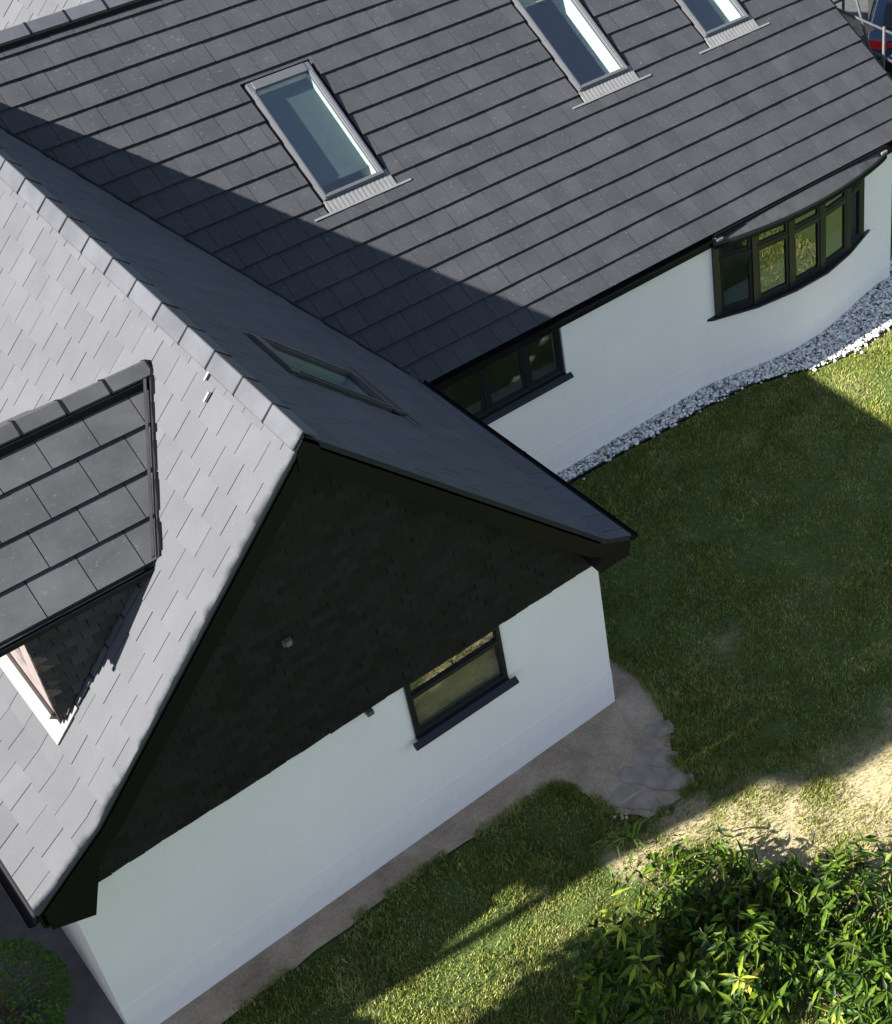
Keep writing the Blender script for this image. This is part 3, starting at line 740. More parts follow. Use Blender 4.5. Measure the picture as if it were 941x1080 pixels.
# ================================================================== GROUND
def lawn_mat():
    m, nt, b = mat('lawn_ground')
    n1 = noise(nt, .9, 6, .6); n2 = noise(nt, 14, 6, .7); n3 = noise(nt, 60, 4, .7)
    green = ramp(nt, n2.outputs['Fac'], [(.3, (.035, .065, .016)), (.7, (.09, .12, .034))])
    dry = ramp(nt, n2.outputs['Fac'], [(.3, (.25, .2, .115)), (.7, (.45, .37, .23))])
    # bare, dry patches
    tc = N(nt, 'ShaderNodeTexCoord'); fac = None
    for (x, y, r, st) in ((.1, -2.9, 1.15, 1), (1.4, -3.7, 1.5, 1), (-.5, -1.9, .55, 1), (-1.15, -1.85, .5, .7), (2.6, -3.0, .9, .7), (2.1, -.2, 1.6, .03), (2.6, 1.4, 1.5, .03)):
        v = N(nt, 'ShaderNodeVectorMath', operation='DISTANCE'); nt.links.new(tc.outputs['Object'], v.inputs[0]); v.inputs[1].default_value = (x, y, 0)
        mr = N(nt, 'ShaderNodeMapRange'); mr.inputs['From Min'].default_value = r; mr.inputs['From Max'].default_value = r*.45
        mr.inputs['To Max'].default_value = st
        nt.links.new(v.outputs['Value'], mr.inputs['Value'])
        if fac is None: fac = mr.outputs[0]
        else:
            a = N(nt, 'ShaderNodeMath', operation='MAXIMUM'); nt.links.new(fac, a.inputs[0]); nt.links.new(mr.outputs[0], a.inputs[1]); fac = a.outputs[0]
    ad = N(nt, 'ShaderNodeMath', operation='ADD'); nt.links.new(fac, ad.inputs[0])
    nm_ = N(nt, 'ShaderNodeMath', operation='MULTIPLY_ADD'); nt.links.new(n1.outputs['Fac'], nm_.inputs[0]); nm_.inputs[1].default_value = 1.5; nm_.inputs[2].default_value = -.75
    nt.links.new(nm_.outputs[0], ad.inputs[1])
    fr_ = ramp(nt, ad.outputs[0], [(.15, 0), (.75, 1)])
    c = mixc(nt, fr_.outputs[0], green.outputs[0], dry.outputs[0])
    nt.links.new(c, b.inputs['Base Color']); b.inputs['Roughness'].default_value = .9; b.inputs['Specular IOR Level'].default_value = .15
    bump(nt, b, n3.outputs['Fac'], .6, .03)
    return m
M['lawn'] = lawn_mat()
# one sheet reaching the horizon: fine near the house
gx = np.concatenate([[-900, -200, -60, -25], np.linspace(-14, 20, 120), [30, 80, 250, 900]])
gy = np.concatenate([[-900, -200, -60, -25], np.linspace(-12, 20, 110), [30, 80, 250, 900]])
X, Y = np.meshgrid(gx, gy); Z = np.zeros_like(X)
lumps = .012*np.sin(X*2.3+np.sin(Y*1.7)) * np.sin(Y*2.9+.7)
lumps[(np.abs(X) > 20) | (np.abs(Y) > 20)] = 0
inside = (Y > -.6) & (Y < 14.6) & (X > -7.6) & (X < 9.4)
Z = np.where(inside & ~((X > .6) & (Y < 3.2)), -.02, lumps - .012)
v = np.stack([X.ravel(), Y.ravel(), Z.ravel()], 1); nx, ny = len(gx), len(gy)
f = [(j*nx+i, j*nx+i+1, (j+1)*nx+i+1, (j+1)*nx+i) for j in range(ny-1) for i in range(nx-1)]
lawn = mk('lawn', v.tolist(), f, M['lawn'], smooth=True); tag(lawn, kind='structure')

M['path'] = None
m, nt, b = mat('earth_path')
n1 = noise(nt, 1.6, 6, .65); n2 = noise(nt, 30, 5, .7)
c1 = ramp(nt, n1.outputs['Fac'], [(.3, (.20, .145, .10)), (.5, (.33, .245, .17)), (.7, (.44, .34, .245))])
w = ramp(nt, n2.outputs['Fac'], [(.3, .72), (.7, 1.15)])
nt.links.new(mixc(nt, 1.0, c1.outputs[0], w.outputs[0], 'MULTIPLY'), b.inputs['Base Color']); b.inputs['Roughness'].default_value = .92; bump(nt, b, n2.outputs['Fac'], .5, .015)
M['path'] = m
def jag(pts, amp=.03, step=.12):
    out = []
    for i in range(len(pts)):
        p, q = Vector((*pts[i], 0)), Vector((*pts[(i+1) % len(pts)], 0)); L = (q-p).length; k = max(1, int(L/step))
        for j in range(k):
            c = p + (q-p)*(j/k); out.append((c.x+(random.uniform(-amp, amp) if j else 0), c.y+(random.uniform(-amp, amp) if j else 0)))
    return out
path_poly = [(-7.3, -.45), (-5.3, -.44), (-3.8, -.38), (-2.97, -.36), (-2.06, -.42), (-1.3, -.46), (-1.12, -.75), (-1.02, -1.28), (-.78, -1.62), (-.45, -1.66), (-.08, -1.62), (-.04, -1.15), (.16, -.75), (.36, -.5), (.47, .1), (.42, .65), (.2, 1.2), (.04, 1.4), (.04, .02), (-6.16, .02)]
mb = MB(); pj = jag(path_poly, .03)
mb.poly([(x, y, .006+random.uniform(0, .004)) for x, y in pj], [tuple(range(len(pj)))])
tag(mb.build('path', M['path']), kind='structure')
M['paving'] = plain('dark_paving', (.13, .115, .112), .85, var=.25, nscale=4, bumps=.4)
mb = MB(); mb.poly([(-9.5, -.46, .004), (-6.16, -.46, .004), (-6.16, 12, .004), (-9.5, 12, .004)], [(0, 1, 2, 3)]); tag(mb.build('side_path', M['paving']), kind='structure')
M['drive'] = plain('asphalt_drive', (.045, .045, .047), .9, var=.25, nscale=6, bumps=.5)
mb = MB(); mb.poly([(9.9, 4.5, .004), (22, 4.5, .004), (22, 24, .004), (9.9, 24, .004)], [(0, 1, 2, 3)]); tag(mb.build('driveway', M['drive']), kind='structure')
# gravel bed along the front wall
gouter = [(.0, 3.6), (2.14, 3.6), (2.85, 3.57), (3.69, 3.52), (4.66, 3.48), (5.3, 3.42), (5.95, 3.2), (6.4, 2.96), (6.9, 2.87), (7.42, 2.86), (8.0, 2.88), (8.6, 2.92), (9.6, 3.0)]
def gout(x): return float(np.interp(x, [p[0] for p in gouter], [p[1] for p in gouter]))
def ginn(x): return bow_curve(x, .31) if 4.7 < x < 8.7 else (D if x < 8.95 else 5.0)
mb = MB(); xs = np.linspace(0, 9.6, 60)
for i in range(59):
    x0, x1 = xs[i], xs[i+1]
    mb.poly([(x0, gout(x0), .010), (x1, gout(x1), .010), (x1, ginn(x1)+.05, .010), (x0, ginn(x0)+.05, .010)], [(0, 1, 2, 3)])
tag(mb.build('gravel_bed', plain('grey_gravel_sand', (.1, .09, .08), .95, var=.3, nscale=30)), kind='structure')
mb = MB()
for i in range(59):
    x0, x1 = xs[i], xs[i+1]
    mb.prism([(x0, gout(x0)-.025, -.02), (x1, gout(x1)-.025, -.02), (x1, gout(x1), -.02), (x0, gout(x0), -.02)], [(x0, gout(x0)-.025, .012), (x1, gout(x1)-.025, .012), (x1, gout(x1), .012), (x0, gout(x0), .012)])
tag(mb.build('lawn_edging', M['black']), 'thin black edging strip between the white pebbles and the lawn', 'edging')
# pebbles
def blob(rad, seedv):
    t = (1+5**.5)/2
    vs = np.array([(-1,t,0),(1,t,0),(-1,-t,0),(1,-t,0),(0,-1,t),(0,1,t),(0,-1,-t),(0,1,-t),(t,0,-1),(t,0,1),(-t,0,-1),(-t,0,1)], float); vs /= np.linalg.norm(vs[0])
    return vs
ICO = blob(1, 0); ICF = np.array([(0,11,5),(0,5,1),(0,1,7),(0,7,10),(0,10,11),(1,5,9),(5,11,4),(11,10,2),(10,7,6),(7,1,8),(3,9,4),(3,4,2),(3,2,6),(3,6,8),(3,8,9),(4,9,5),(2,4,11),(6,2,10),(8,6,7),(9,8,1)])
PV, PF = [], []
cnt = 0
while cnt < 6800:
    x = random.uniform(.2, 9.5); y0, y1 = gout(x)+.01, min(ginn(x)-.005, 4.2)
    y = random.uniform(y0, y1) if random.random() > .015 else y0-abs(random.gauss(0, .05))
    if random.random() > (y1-y0)/.7: continue
    r = random.choice([random.uniform(.012, .022), random.uniform(.018, .034)]); s = np.array([r*random.uniform(.8, 1.4), r*random.uniform(.7, 1.1), r*.7])
    vv = ICO*s*(1+rng.uniform(-.16, .16, (12, 1))); a = random.uniform(0, 6.28); c_, s_ = math.cos(a), math.sin(a)
    vv = np.stack([vv[:, 0]*c_-vv[:, 1]*s_, vv[:, 0]*s_+vv[:, 1]*c_, vv[:, 2]], 1) + (x, y, .015+random.uniform(0, .03))
    PV.append(vv); PF.append(ICF+12*cnt); cnt += 1
PV = np.concatenate(PV); PF = np.concatenate(PF)
def fastmesh(name, V, Fq, mats, smooth=False):
    me = bpy.data.meshes.new(name); k = Fq.shape[1]
    me.vertices.add(len(V)); me.vertices.foreach_set('co', V.astype(np.float32).ravel())
    me.loops.add(Fq.size); me.loops.foreach_set('vertex_index', Fq.astype(np.int32).ravel())
    me.polygons.add(len(Fq)); me.polygons.foreach_set('loop_start', np.arange(0, Fq.size, k, dtype=np.int32))
    for m in mats: me.materials.append(m)
    me.update(calc_edges=True); me.validate()
    if smooth: me.polygons.foreach_set('use_smooth', [True]*len(Fq))
    o = bpy.data.objects.new(name, me); COL.objects.link(o); return o
tag(fastmesh('pebbles', PV, PF, [M['pebble']], True), 'white pebbles strewn along the foot of the front wall', 'pebbles', kind='stuff')

# grass blades
def vnoise(x, y, s, seed):
    r = np.random.default_rng(seed); G = r.random((64, 64))
    u, v_ = x*s, y*s; i, j = np.floor(u).astype(int), np.floor(v_).astype(int); fu, fv = u-i, v_-j; fu = fu*fu*(3-2*fu); fv = fv*fv*(3-2*fv)
    g = lambda a, b_: G[a % 64, b_ % 64]
    return (g(i, j)*(1-fu)+g(i+1, j)*fu)*(1-fv) + (g(i, j+1)*(1-fu)+g(i+1, j+1)*fu)*fv
def inpoly(x, y, poly):
    c = np.zeros(len(x), bool); n = len(poly)
    for i in range(n):
        (x0, y0), (x1, y1) = poly[i], poly[(i+1) % n]
        if y0 == y1: continue
        k = ((y0 > y) != (y1 > y)) & (x < (x1-x0)*(y-y0)/(y1-y0)+x0); c ^= k
    return c
def dryness(x, y):
    d = np.zeros_like(x)
    for (a, b_, r, st) in ((.1, -2.9, 1.15, 1), (1.4, -3.7, 1.5, 1), (-.5, -1.9, .55, 1), (-1.15, -1.85, .5, .7), (2.6, -3.0, .9, .7), (2.1, -.2, 1.6, .1), (2.6, 1.4, 1.5, .1)):
        d = np.maximum(d, st*np.clip((r-np.hypot(x-a, y-b_))/(r*.55), 0, 1))
    return d
def blades(n, xr, yr, seed):
    r = np.random.default_rng(seed)
    x = r.uniform(*xr, n); y = r.uniform(*yr, n)
    g = np.interp(x, [p[0] for p in gouter], [p[1] for p in gouter])
    ok = ~inpoly(x+r.normal(0, .035, n), y+r.normal(0, .035, n), path_poly) & ~((y > -.45) & (x < .03)) & ~((x > -.05) & (y > g-.05))
    dn = vnoise(x, y, 1.3, 3)*.5 + vnoise(x, y, 4.1, 4)*.5
    keep = r.random(n) < np.clip(1.35*(1-dryness(x, y)*.78) * np.clip((dn-.18)*2.2, .25, 1), .06, 1)
    ok &= keep; x, y, dn = x[ok], y[ok], dn[ok]; n = len(x)
    h = r.uniform(.016, .045, n)*(.45+1.2*dn)*np.where(r.random(n) < .03, 1.8, 1); w = r.uniform(.0035, .007, n); a = r.uniform(0, 6.283, n); l = r.uniform(.2, 1.0, n)*h
    b_ = r.uniform(0, 6.283, n)
    ca, sa = np.cos(a), np.sin(a)
    z0 = np.full(n, -.015)
    V = np.stack([np.stack([x-ca*w, y-sa*w, z0], 1), np.stack([x+ca*w, y+sa*w, z0], 1), np.stack([x+np.cos(b_)*l, y+np.sin(b_)*l, h], 1)], 1)
    return V
def grass_mat():
    m, nt, b = mat('grass_blade')
    g = N(nt, 'ShaderNodeNewGeometry'); n1 = noise(nt, 1.1, 5, .6); n2 = noise(nt, 9, 4)
    gr = ramp(nt, g.outputs['Random Per Island'], [(0, (.06, .10, .018)), (.5, (.18, .225, .032)), (.8, (.34, .335, .065)), (.93, (.38, .35, .13)), (1, (.5, .44, .24))])
    dry = ramp(nt, g.outputs['Random Per Island'], [(0, (.16, .2, .04)), (.45, (.34, .33, .1)), (1, (.55, .48, .26))])
    ad = N(nt, 'ShaderNodeMath', operation='ADD'); nt.links.new(n1.outputs['Fac'], ad.inputs[0])
    m2 = N(nt, 'ShaderNodeMath', operation='MULTIPLY_ADD'); nt.links.new(n2.outputs['Fac'], m2.inputs[0]); m2.inputs[1].default_value = .35; m2.inputs[2].default_value = -.17
    nt.links.new(m2.outputs[0], ad.inputs[1]); f = ramp(nt, ad.outputs[0], [(.5, 0), (.68, .75)])
    n4 = noise(nt, 2.6, 5, .65); w4 = ramp(nt, n4.outputs['Fac'], [(.32, .62), (.68, 1.15)])
    nt.links.new(mixc(nt, 1.0, mixc(nt, f.outputs[0], gr.outputs[0], dry.outputs[0]), w4.outputs[0], 'MULTIPLY'), b.inputs['Base Color'])
    b.inputs['Roughness'].default_value = .6; b.inputs['Specular IOR Level'].default_value = .25
    return m
M['blade'] = grass_mat()
def fringe(n, seed):
    r = np.random.default_rng(seed); pts = np.array(path_poly[:18]); seg = r.integers(1, 17, n); t = r.random(n)[:, None]
    q = pts[seg]*(1-t) + pts[seg+1]*t + r.normal(0, .035, (n, 2)); x, y = q[:, 0], q[:, 1]
    ok = vnoise(x, y, 5.0, 8) > .42; ok &= ~((y > -.3) & (x < .05)); x, y = x[ok], y[ok]; n = len(x)
    h = r.uniform(.03, .085, n); w = r.uniform(.003, .006, n); a = r.uniform(0, 6.283, n); b_ = r.uniform(0, 6.283, n); l = h*r.uniform(.3, 1, n)
    return np.stack([np.stack([x-np.cos(a)*w, y-np.sin(a)*w, x*0-.01], 1), np.stack([x+np.cos(a)*w, y+np.sin(a)*w, x*0-.01], 1), np.stack([x+np.cos(b_)*l, y+np.sin(b_)*l, h], 1)], 1)
V = np.concatenate([fringe(16000, 9), blades(330000, (.0, 8.8), (-4.5, 3.6), 1), blades(230000, (-5.8, 1.2), (-5.2, -.3), 2)])
tag(fastmesh('grass', V.reshape(-1, 3), np.arange(len(V)*3).reshape(-1, 3), [M['blade']]), 'short patchy lawn grass around the house', 'grass', kind='stuff')

# stone slabs at the end of the path
slabs = [(-.72, -1.30, .34, .16, 35), (-.45, -1.15, .36, .15, 38), (-.18, -1.0, .30, .15, 33), (-.62, -1.52, .26, .10, 30), (-.28, -1.38, .33, .14, 40), (.14, -.72, .2, .13, 60)]
for k, (x, y, lx, ly, a) in enumerate(slabs):
    lx *= .88
    mb = MB(); a = math.radians(a-90); pts = []
    for (u, v_) in ((-1, -1), (0, -1.05), (1, -.9), (1.05, 0), (.95, 1), (0, .95), (-1, 1.05), (-1.05, 0)):
        u, v_ = u*lx*random.uniform(.7, 1.05), v_*ly*random.uniform(.7, 1.1); pts.append((x+u*math.cos(a)-v_*math.sin(a), y+u*math.sin(a)+v_*math.cos(a)))
    mb.xy(pts, -.02, .014+random.uniform(0, .01)); o = bevel(mb.build('paving_slab', M['stone'], loc=(x, y, 0)), .008)
    tag(o, 'rough grey stone slab laid flat beside others at the end of the path', 'paving slab', 'stone slabs at the path corner')
slab_objs = None

# small stake light in the lawn
t = thing('stake_light', 'small white topped stake light standing at the lawn edge by the pebbles', 'garden light', (5.28, 3.36, 0))
mb = MB(); mb.tube([(5.28, 3.36, 0), (5.28, 3.36, .16)], .009, 6); mb.build('stake', M['black'], t)
mb = MB(); mb.tube([(5.28, 3.36, .161), (5.28, 3.36, .19), (5.28, 3.36, .2)], .022, 8, r2=.012); mb.build('lamp_head', M['whitepaint'], t)

# ================================================================== PLANTS
def leaf_mat(name, cols, trans=.35, rough=.46):
    m, nt, b = mat(name)
    g = N(nt, 'ShaderNodeNewGeometry')
    k = len(cols)-1; r = ramp(nt, g.outputs['Random Per Island'], [(i/k, c) for i, c in enumerate(cols)])
    nt.links.new(r.outputs[0], b.inputs['Base Color']); b.inputs['Roughness'].default_value = rough; b.inputs['Specular IOR Level'].default_value = .22
    tr = N(nt, 'ShaderNodeBsdfTranslucent'); tc_ = mixc(nt, 1.0, r.outputs[0], (1.3, 1.5, .5), 'MULTIPLY'); nt.links.new(tc_, tr.inputs['Color'])
    mx = N(nt, 'ShaderNodeMixShader'); mx.inputs[0].default_value = trans
    nt.links.new(b.outputs[0], mx.inputs[1]); nt.links.new(tr.outputs[0], mx.inputs[2]); nt.links.new(mx.outputs[0], nt.nodes['Material Output'].inputs['Surface'])
    return m
M['leaf'] = leaf_mat('glossy_leaf', [(.010, .028, .004), (.028, .062, .006), (.07, .125, .010), (.15, .21, .02)])
M['young'] = leaf_mat('young_yellow_leaf', [(.16, .24, .025), (.32, .36, .04), (.42, .36, .05)])
M['boxleaf'] = leaf_mat('box_leaf', [(.035, .09, .012), (.065, .14, .02), (.11, .2, .03)], .15, .5)
M['treeleaf'] = leaf_mat('tree_leaf', [(.03, .055, .014), (.05, .085, .02), (.07, .1, .03)])
M['bark'] = plain('brown_bark', (.1, .07, .05), .9, var=.4, nscale=14, bumps=.5)

LEAF = np.array([(0, 0, 0), (.5, .22, .03), (1, .42, -.0), (.5, .72, -.05), (0, 1, -.14), (-.5, .72, -.05), (-1, .42, 0), (-.5, .22, .03), (0, .42, -.05)])
LEAFF = np.array([(0, 1, 8), (1, 2, 8), (2, 3, 8), (3, 4, 8), (4, 5, 8), (5, 6, 8), (6, 7, 8), (7, 0, 8)])
def leaves(pos, dirs, L, Wd, droop, seed):
    """leaf meshes at pos pointing along dirs"""
    r = np.random.default_rng(seed); n = len(pos)
    d = dirs/np.linalg.norm(dirs, axis=1, keepdims=True)
    up = np.array([0, 0, 1.]) + r.normal(0, .35, (n, 3)); sx = np.cross(d, up); sx /= np.linalg.norm(sx, axis=1, keepdims=True); nz = np.cross(sx, d)
    l = L*r.uniform(.5, 1.25, n); w = Wd*r.uniform(.75, 1.2, n)*.5
    P = pos[:, None, :] + sx[:, None, :]*(LEAF[None, :, 0, None]*w[:, None, None]) + d[:, None, :]*(LEAF[None, :, 1, None]*l[:, None, None]) + nz[:, None, :]*((LEAF[None, :, 2, None]*1.6)*l[:, None, None]*droop)
    V = P.reshape(-1, 3); Fq = (LEAFF[None] + 9*np.arange(n)[:, None, None]).reshape(-1, 3)
    return V, Fq
def shrub(name, label, cat, c, r, h, nw, leafL, leafW, group, mats, seed, young=.1, per=8, trunk_h=.3, young_at=None):
    rr = np.random.default_rng(seed); c = np.array(c, float)
    t = thing(name, label, cat, tuple(c), group)
    st = MB(); P, Dn, yl = [], [], []
    ph = rr.uniform(0, 6.28)
    for i in range(nw):
        # shoot tips spread through a lumpy dome
        a = rr.uniform(0, 2*math.pi); e = math.asin(rr.uniform(.02, 1)); k = rr.uniform(.35, 1.0)**.6 * (1.0 if rr.random() > .2 else rr.uniform(1.0, 1.3))
        lump = 1 + .22*math.sin(3*a+ph)*math.cos(2*e) + .14*math.sin(5*a+2*ph)
        tip = c + np.array([math.cos(a)*math.cos(e)*r*k*lump, math.sin(a)*math.cos(e)*r*k*lump, trunk_h+math.sin(e)*(h-trunk_h)*k*(.85+.3*rr.random())])
        mid = c + (tip-c)*.5 + np.array([rr.normal(0, .05), rr.normal(0, .05), .05])
        if i % 2 == 0: st.tube([tuple(c+rr.normal(0, .04, 3)*(1, 1, 0)), tuple(mid), tuple(tip)], .012, 5, r2=.004)
        out = (tip-c-np.array([0, 0, h*.3])); out /= np.linalg.norm(out)+1e-6
        isy = rr.random() < young and k > .8 and tip[2]-c[2] > h*.5
        for q in range(per):
            th_ = q*2.4+rr.uniform(-.3, .3); 
            side = np.cross(out, [0.3, .2, 1]); side /= np.linalg.norm(side); s2 = np.cross(out, side)
            dd = (side*math.cos(th_)+s2*math.sin(th_)) + out*rr.uniform(.1, .7) - np.array([0, 0, rr.uniform(.1, .6)])
            P.append(tip - out*rr.uniform(0, .22)); Dn.append(dd); yl.append(isy and q < per*.8)
    P, Dn, yl = np.array(P), np.array(Dn), np.array(yl)
    st.build('stems', M['bark'], t, smooth=True)
    for nm_, sel, mt in (('foliage', ~yl, mats[0]), ('young_leaves', yl, mats[1])):
        if sel.sum() == 0: continue
        V, Fq = leaves(P[sel], Dn[sel], leafL, leafW, 1.0, seed+5)
        o = fastmesh(nm_, V-c, Fq, [mt]); o.parent = t
    return t
G = 'broad leaved shrubs in the garden corner'
LM_ = (M['leaf'], M['young'])
shrub('leafy_shrub', 'broad leaved shrub nearest the bottom edge with a yellow tipped shoot on its left side', 'shrub', (-2.35, -3.25, 0), .6, 1.25, 85, .2, .056, G, LM_, 21, .16, 9)
shrub('leafy_shrub', 'low dark green shrub at the back of the clump, beside the dry soil patch', 'shrub', (-1.2, -2.95, 0), .8, .8, 90, .18, .05, G, LM_, 22, .03, 8)
shrub('leafy_shrub', 'broad leaved shrub in the middle of the clump with bright yellow young leaves', 'shrub', (-1.5, -4.05, 0), .8, 1.2, 105, .2, .056, G, LM_, 23, .16, 9)
shrub('leafy_shrub', 'spreading dark green shrub at the right end of the clump', 'shrub', (-.2, -4.3, 0), .9, .9, 100, .19, .053, G, LM_, 24, .05, 8)
shrub('leafy_shrub', 'leafy shrub filling the bottom right corner in front of the spreading dark one', 'shrub', (-.75, -5.1, 0), .8, 1.15, 90, .2, .056, G, LM_, 25, .12, 9)
shrub('leafy_shrub', 'low thin shrub between the dry soil patch and the spreading dark one', 'shrub', (-.55, -3.55, 0), .6, .6, 50, .19, .055, G, LM_, 26, .03, 8)
# strap-leaved plant by the path corner
pl = thing('strap_leaved_plant', 'small plant with bright strap leaves and pink flowers at the path corner', 'plant', (-1.15, -1.62, 0))
mb = MB(); r_ = np.random.default_rng(5)
for k in range(22):
    a = r_.uniform(0, 6.28); l = r_.uniform(.14, .26); d = Vector((math.cos(a), math.sin(a), 0)); s_ = Vector((-math.sin(a), math.cos(a), 0))*.014; o_ = Vector((-1.15, -1.62, 0)) + d*.02 + Vector((r_.normal(0, .08), r_.normal(0, .08), 0))
    p1 = o_+d*l*.4+Vector((0, 0, l*.7)); p2 = o_+d*l+Vector((0, 0, l*.5))
    mb.poly([tuple(o_-s_), tuple(o_+s_), tuple(p1+s_), tuple(p1-s_), tuple(p2)], [(0, 1, 2, 3), (3, 2, 4)])
mb.build('leaves', leaf_mat('strap_leaf', [(.07, .14, .02), (.14, .2, .04)]), pl)
petal = plain('pink_petal', (.4, .22, .2), .7)
for k in range(5):
    c = Vector((-1.02+r_.normal(0, .08), -1.5+r_.normal(0, .06), .12+r_.uniform(0, .06)))
    mb = MB(); mb.poly([tuple(Vector(p)*r_.uniform(.014, .024)+c) for p in ICO], [tuple(q) for q in ICF]); mb.build('flower', petal, pl)
# clipped box ball and the twiggy plant behind it
def ball(name, label, cat, c, r, n, L, Wd, mat_, seed, core=True, squash=1.):
    rr = np.random.default_rng(seed); c = np.array(c); t = thing(name, label, cat, (c[0], c[1], 0))
    u = rr.normal(0, 1, (n, 3)); u /= np.linalg.norm(u, axis=1, keepdims=True)
    rad = r*(1+.05*np.sin(u[:, 0]*7+seed)*np.sin(u[:, 1]*6) + rr.normal(0, .03, n) - .18*rr.random(n)**3)
    P = c + u*rad[:, None]*np.array([1, 1, squash]); P[:, 2] = np.maximum(P[:, 2], .03)
    V, Fq = leaves(P, u+rr.normal(0, .7, (n, 3)), L, Wd, .6, seed)
    o = fastmesh('foliage', V-np.array([c[0], c[1], 0]), Fq, [mat_]); o.parent = t
    mb = MB(); mb.tube([(c[0], c[1], 0), (c[0]+.02, c[1], c[2]*.6), (c[0], c[1]+.02, c[2]*1.2)], .03, 6, r2=.015)
    for k in range(14):
        d = rr.normal(0, 1, 3); d /= np.linalg.norm(d); d[2] = abs(d[2]); mb.tube([tuple(c*(1, 1, .5)), tuple(c+d*r*.8)], .012, 5, r2=.004)
    mb.build('stems', M['bark'], t)
    return t
ball('box_shrub', 'round clipped dark green shrub on the paving by the left wall', 'shrub', (-6.98, .95, .52), .56, 5200, .045, .024, M['boxleaf'], 31)
shrub('twiggy_plant', 'dark twiggy plant beside the gutter behind the clipped round shrub', 'plant', (-6.95, 2.35, 0), .4, .8, 26, .09, .03, None, (M['boxleaf'], M['young']), 33, 0, 5)

# trees left of the frame; slender ones and conifer added to shape garden shadows
def tree(name, label, base, crown_c, rad, n, L, seed, group=None, shell=False, lean=0):
    rr = np.random.default_rng(seed); b_ = np.array(base, float); c = np.array(crown_c, float); t = thing(name, label, 'tree', tuple(b_), group)
    mb = MB(); mb.tube([tuple(b_), tuple(b_+(c-b_)*.5+(.06, .03, 0)), tuple(c), tuple(c+(0, 0, rad[2]*.8))], .13, 9, r2=.02)
    for k in range(16):
        z = rr.uniform(-.8, .7); a = rr.uniform(0, 6.28); q = c+np.array([math.cos(a)*rad[0]*.8*math.sqrt(1-z*z), math.sin(a)*rad[1]*.8*math.sqrt(1-z*z), z*rad[2]])
        s_ = c+np.array([0, 0, z*rad[2]-.3*rad[2]*rr.random()]); s_[2] = max(s_[2], b_[2]+.6); mb.tube([tuple(s_), tuple((s_+q)/2+(0, 0, .08)), tuple(q)], .04, 6, r2=.008)
    mb.build('trunk', M['bark'], t, smooth=True)
    cl = rr.normal(0, 1, (60, 3)); cl /= np.linalg.norm(cl, axis=1, keepdims=True); cl *= rr.uniform(.3, 1, (60, 1))**.5
    pk = rr.integers(0, 60, n); P = cl[pk] + rr.normal(0, .17, (n, 3))
    if shell:
        P = rr.normal(0, 1, (n, 3)); P /= np.linalg.norm(P, axis=1, keepdims=True)
        P *= (rr.uniform(.5, 1, (n, 1))**.25)*(1+.07*np.sin(P[:, :1]*9+1)*np.sin(P[:, 2:]*8))*.97
        P[:, 2] = np.sign(P[:, 2])*np.abs(P[:, 2])**.55
    P = P*np.array(rad); P[:, 1] += lean*P[:, 2]; P = c + P
    V, Fq = leaves(P, rr.normal(0, 1, (n, 3))-np.array([0, 0, .4]), L, L*.5, 1, seed); o = fastmesh('crown', V-b_, Fq, [M['treeleaf']]); o.parent = t
    return t
tree('slender_shadow_tree', 'unseen small crowned tall tree farthest from the house, added to widen the lawn shadow', (-14.6, .43, 0), (-14.6, .43, 11.82), (.75, .58, .9), 9000, .11, 48, shell=True)
tree('slender_shadow_tree', 'unseen tallest column shaped tree left of the house, its crown shaped to cast the lawn shadow', (-13.45, .78, 0), (-13.4, .72, 11.62), (1.0, .42, 2.7), 26000, .1, 41, shell=True, lean=.095)
tree('slender_shadow_tree', 'lowest and narrowest of the unseen column shaped trees, added to fill the shadow by the path', (-13.8, .70, 0), (-13.8, .68, 9.12), (.5, .28, .9), 7000, .09, 49, shell=True, lean=.095)
tree('garden_tree', 'round leafy garden tree in front of the wing, beyond the left picture edge', (-9.4, -2.4, 0), (-9.4, -2.4, 4.5), (1.3, 1.0, 1.6), 30000, .17, 42)
tree('shadow_conifer', 'small clipped conifer beyond the left picture edge, added to shade the lower left lawn', (-9.7, -.8, 0), (-9.7, -.8, 2.75), (.6, .45, .9), 9000, .1, 47, shell=True)
# unseen building added left of the frame to cast a crisp-edged shadow
gr = thing('shadow_garage', 'unseen white rendered building with a grey roof, added to shade the path and lawn left of the house', 'shadow_garage', (-11.2, 3, 0))
mb = MB()
for (a, b_, c, d) in sub_rects(-12.9, 0, -9.5, 4.4, [(-12.4, 0, -10.0, 2.3)]): mb.box((a, -.15, b_), (c, .1, d))
mb.box((-12.9, .1, 0), (-12.65, 6, 4.4)); mb.box((-9.75, .1, 0), (-9.5, 6, 4.4)); mb.box((-12.65, 5.75, 0), (-9.75, 6, 4.4)); mb.build('wall', M['wall'], gr)
mb = MB(); mb.prism([(-13.1, -.2, 4.41), (-9.4, -.2, 4.41), (-9.4, 6.2, 4.41), (-13.1, 6.2, 4.41)], [(-13.1, -.2, 4.55), (-9.4, -.2, 4.75), (-9.4, 6.2, 4.75), (-13.1, 6.2, 4.55)]); mb.build('roof', M['lead'], gr)
mb = MB(); mb.box((-12.38, -.05, .02), (-10.02, .0, 2.28))
for k in range(7): mb.box((-12.38, -.065, .06+k*.32), (-10.02, -.051, .34+k*.32))
mb.build('door', M['anthracite'], gr)

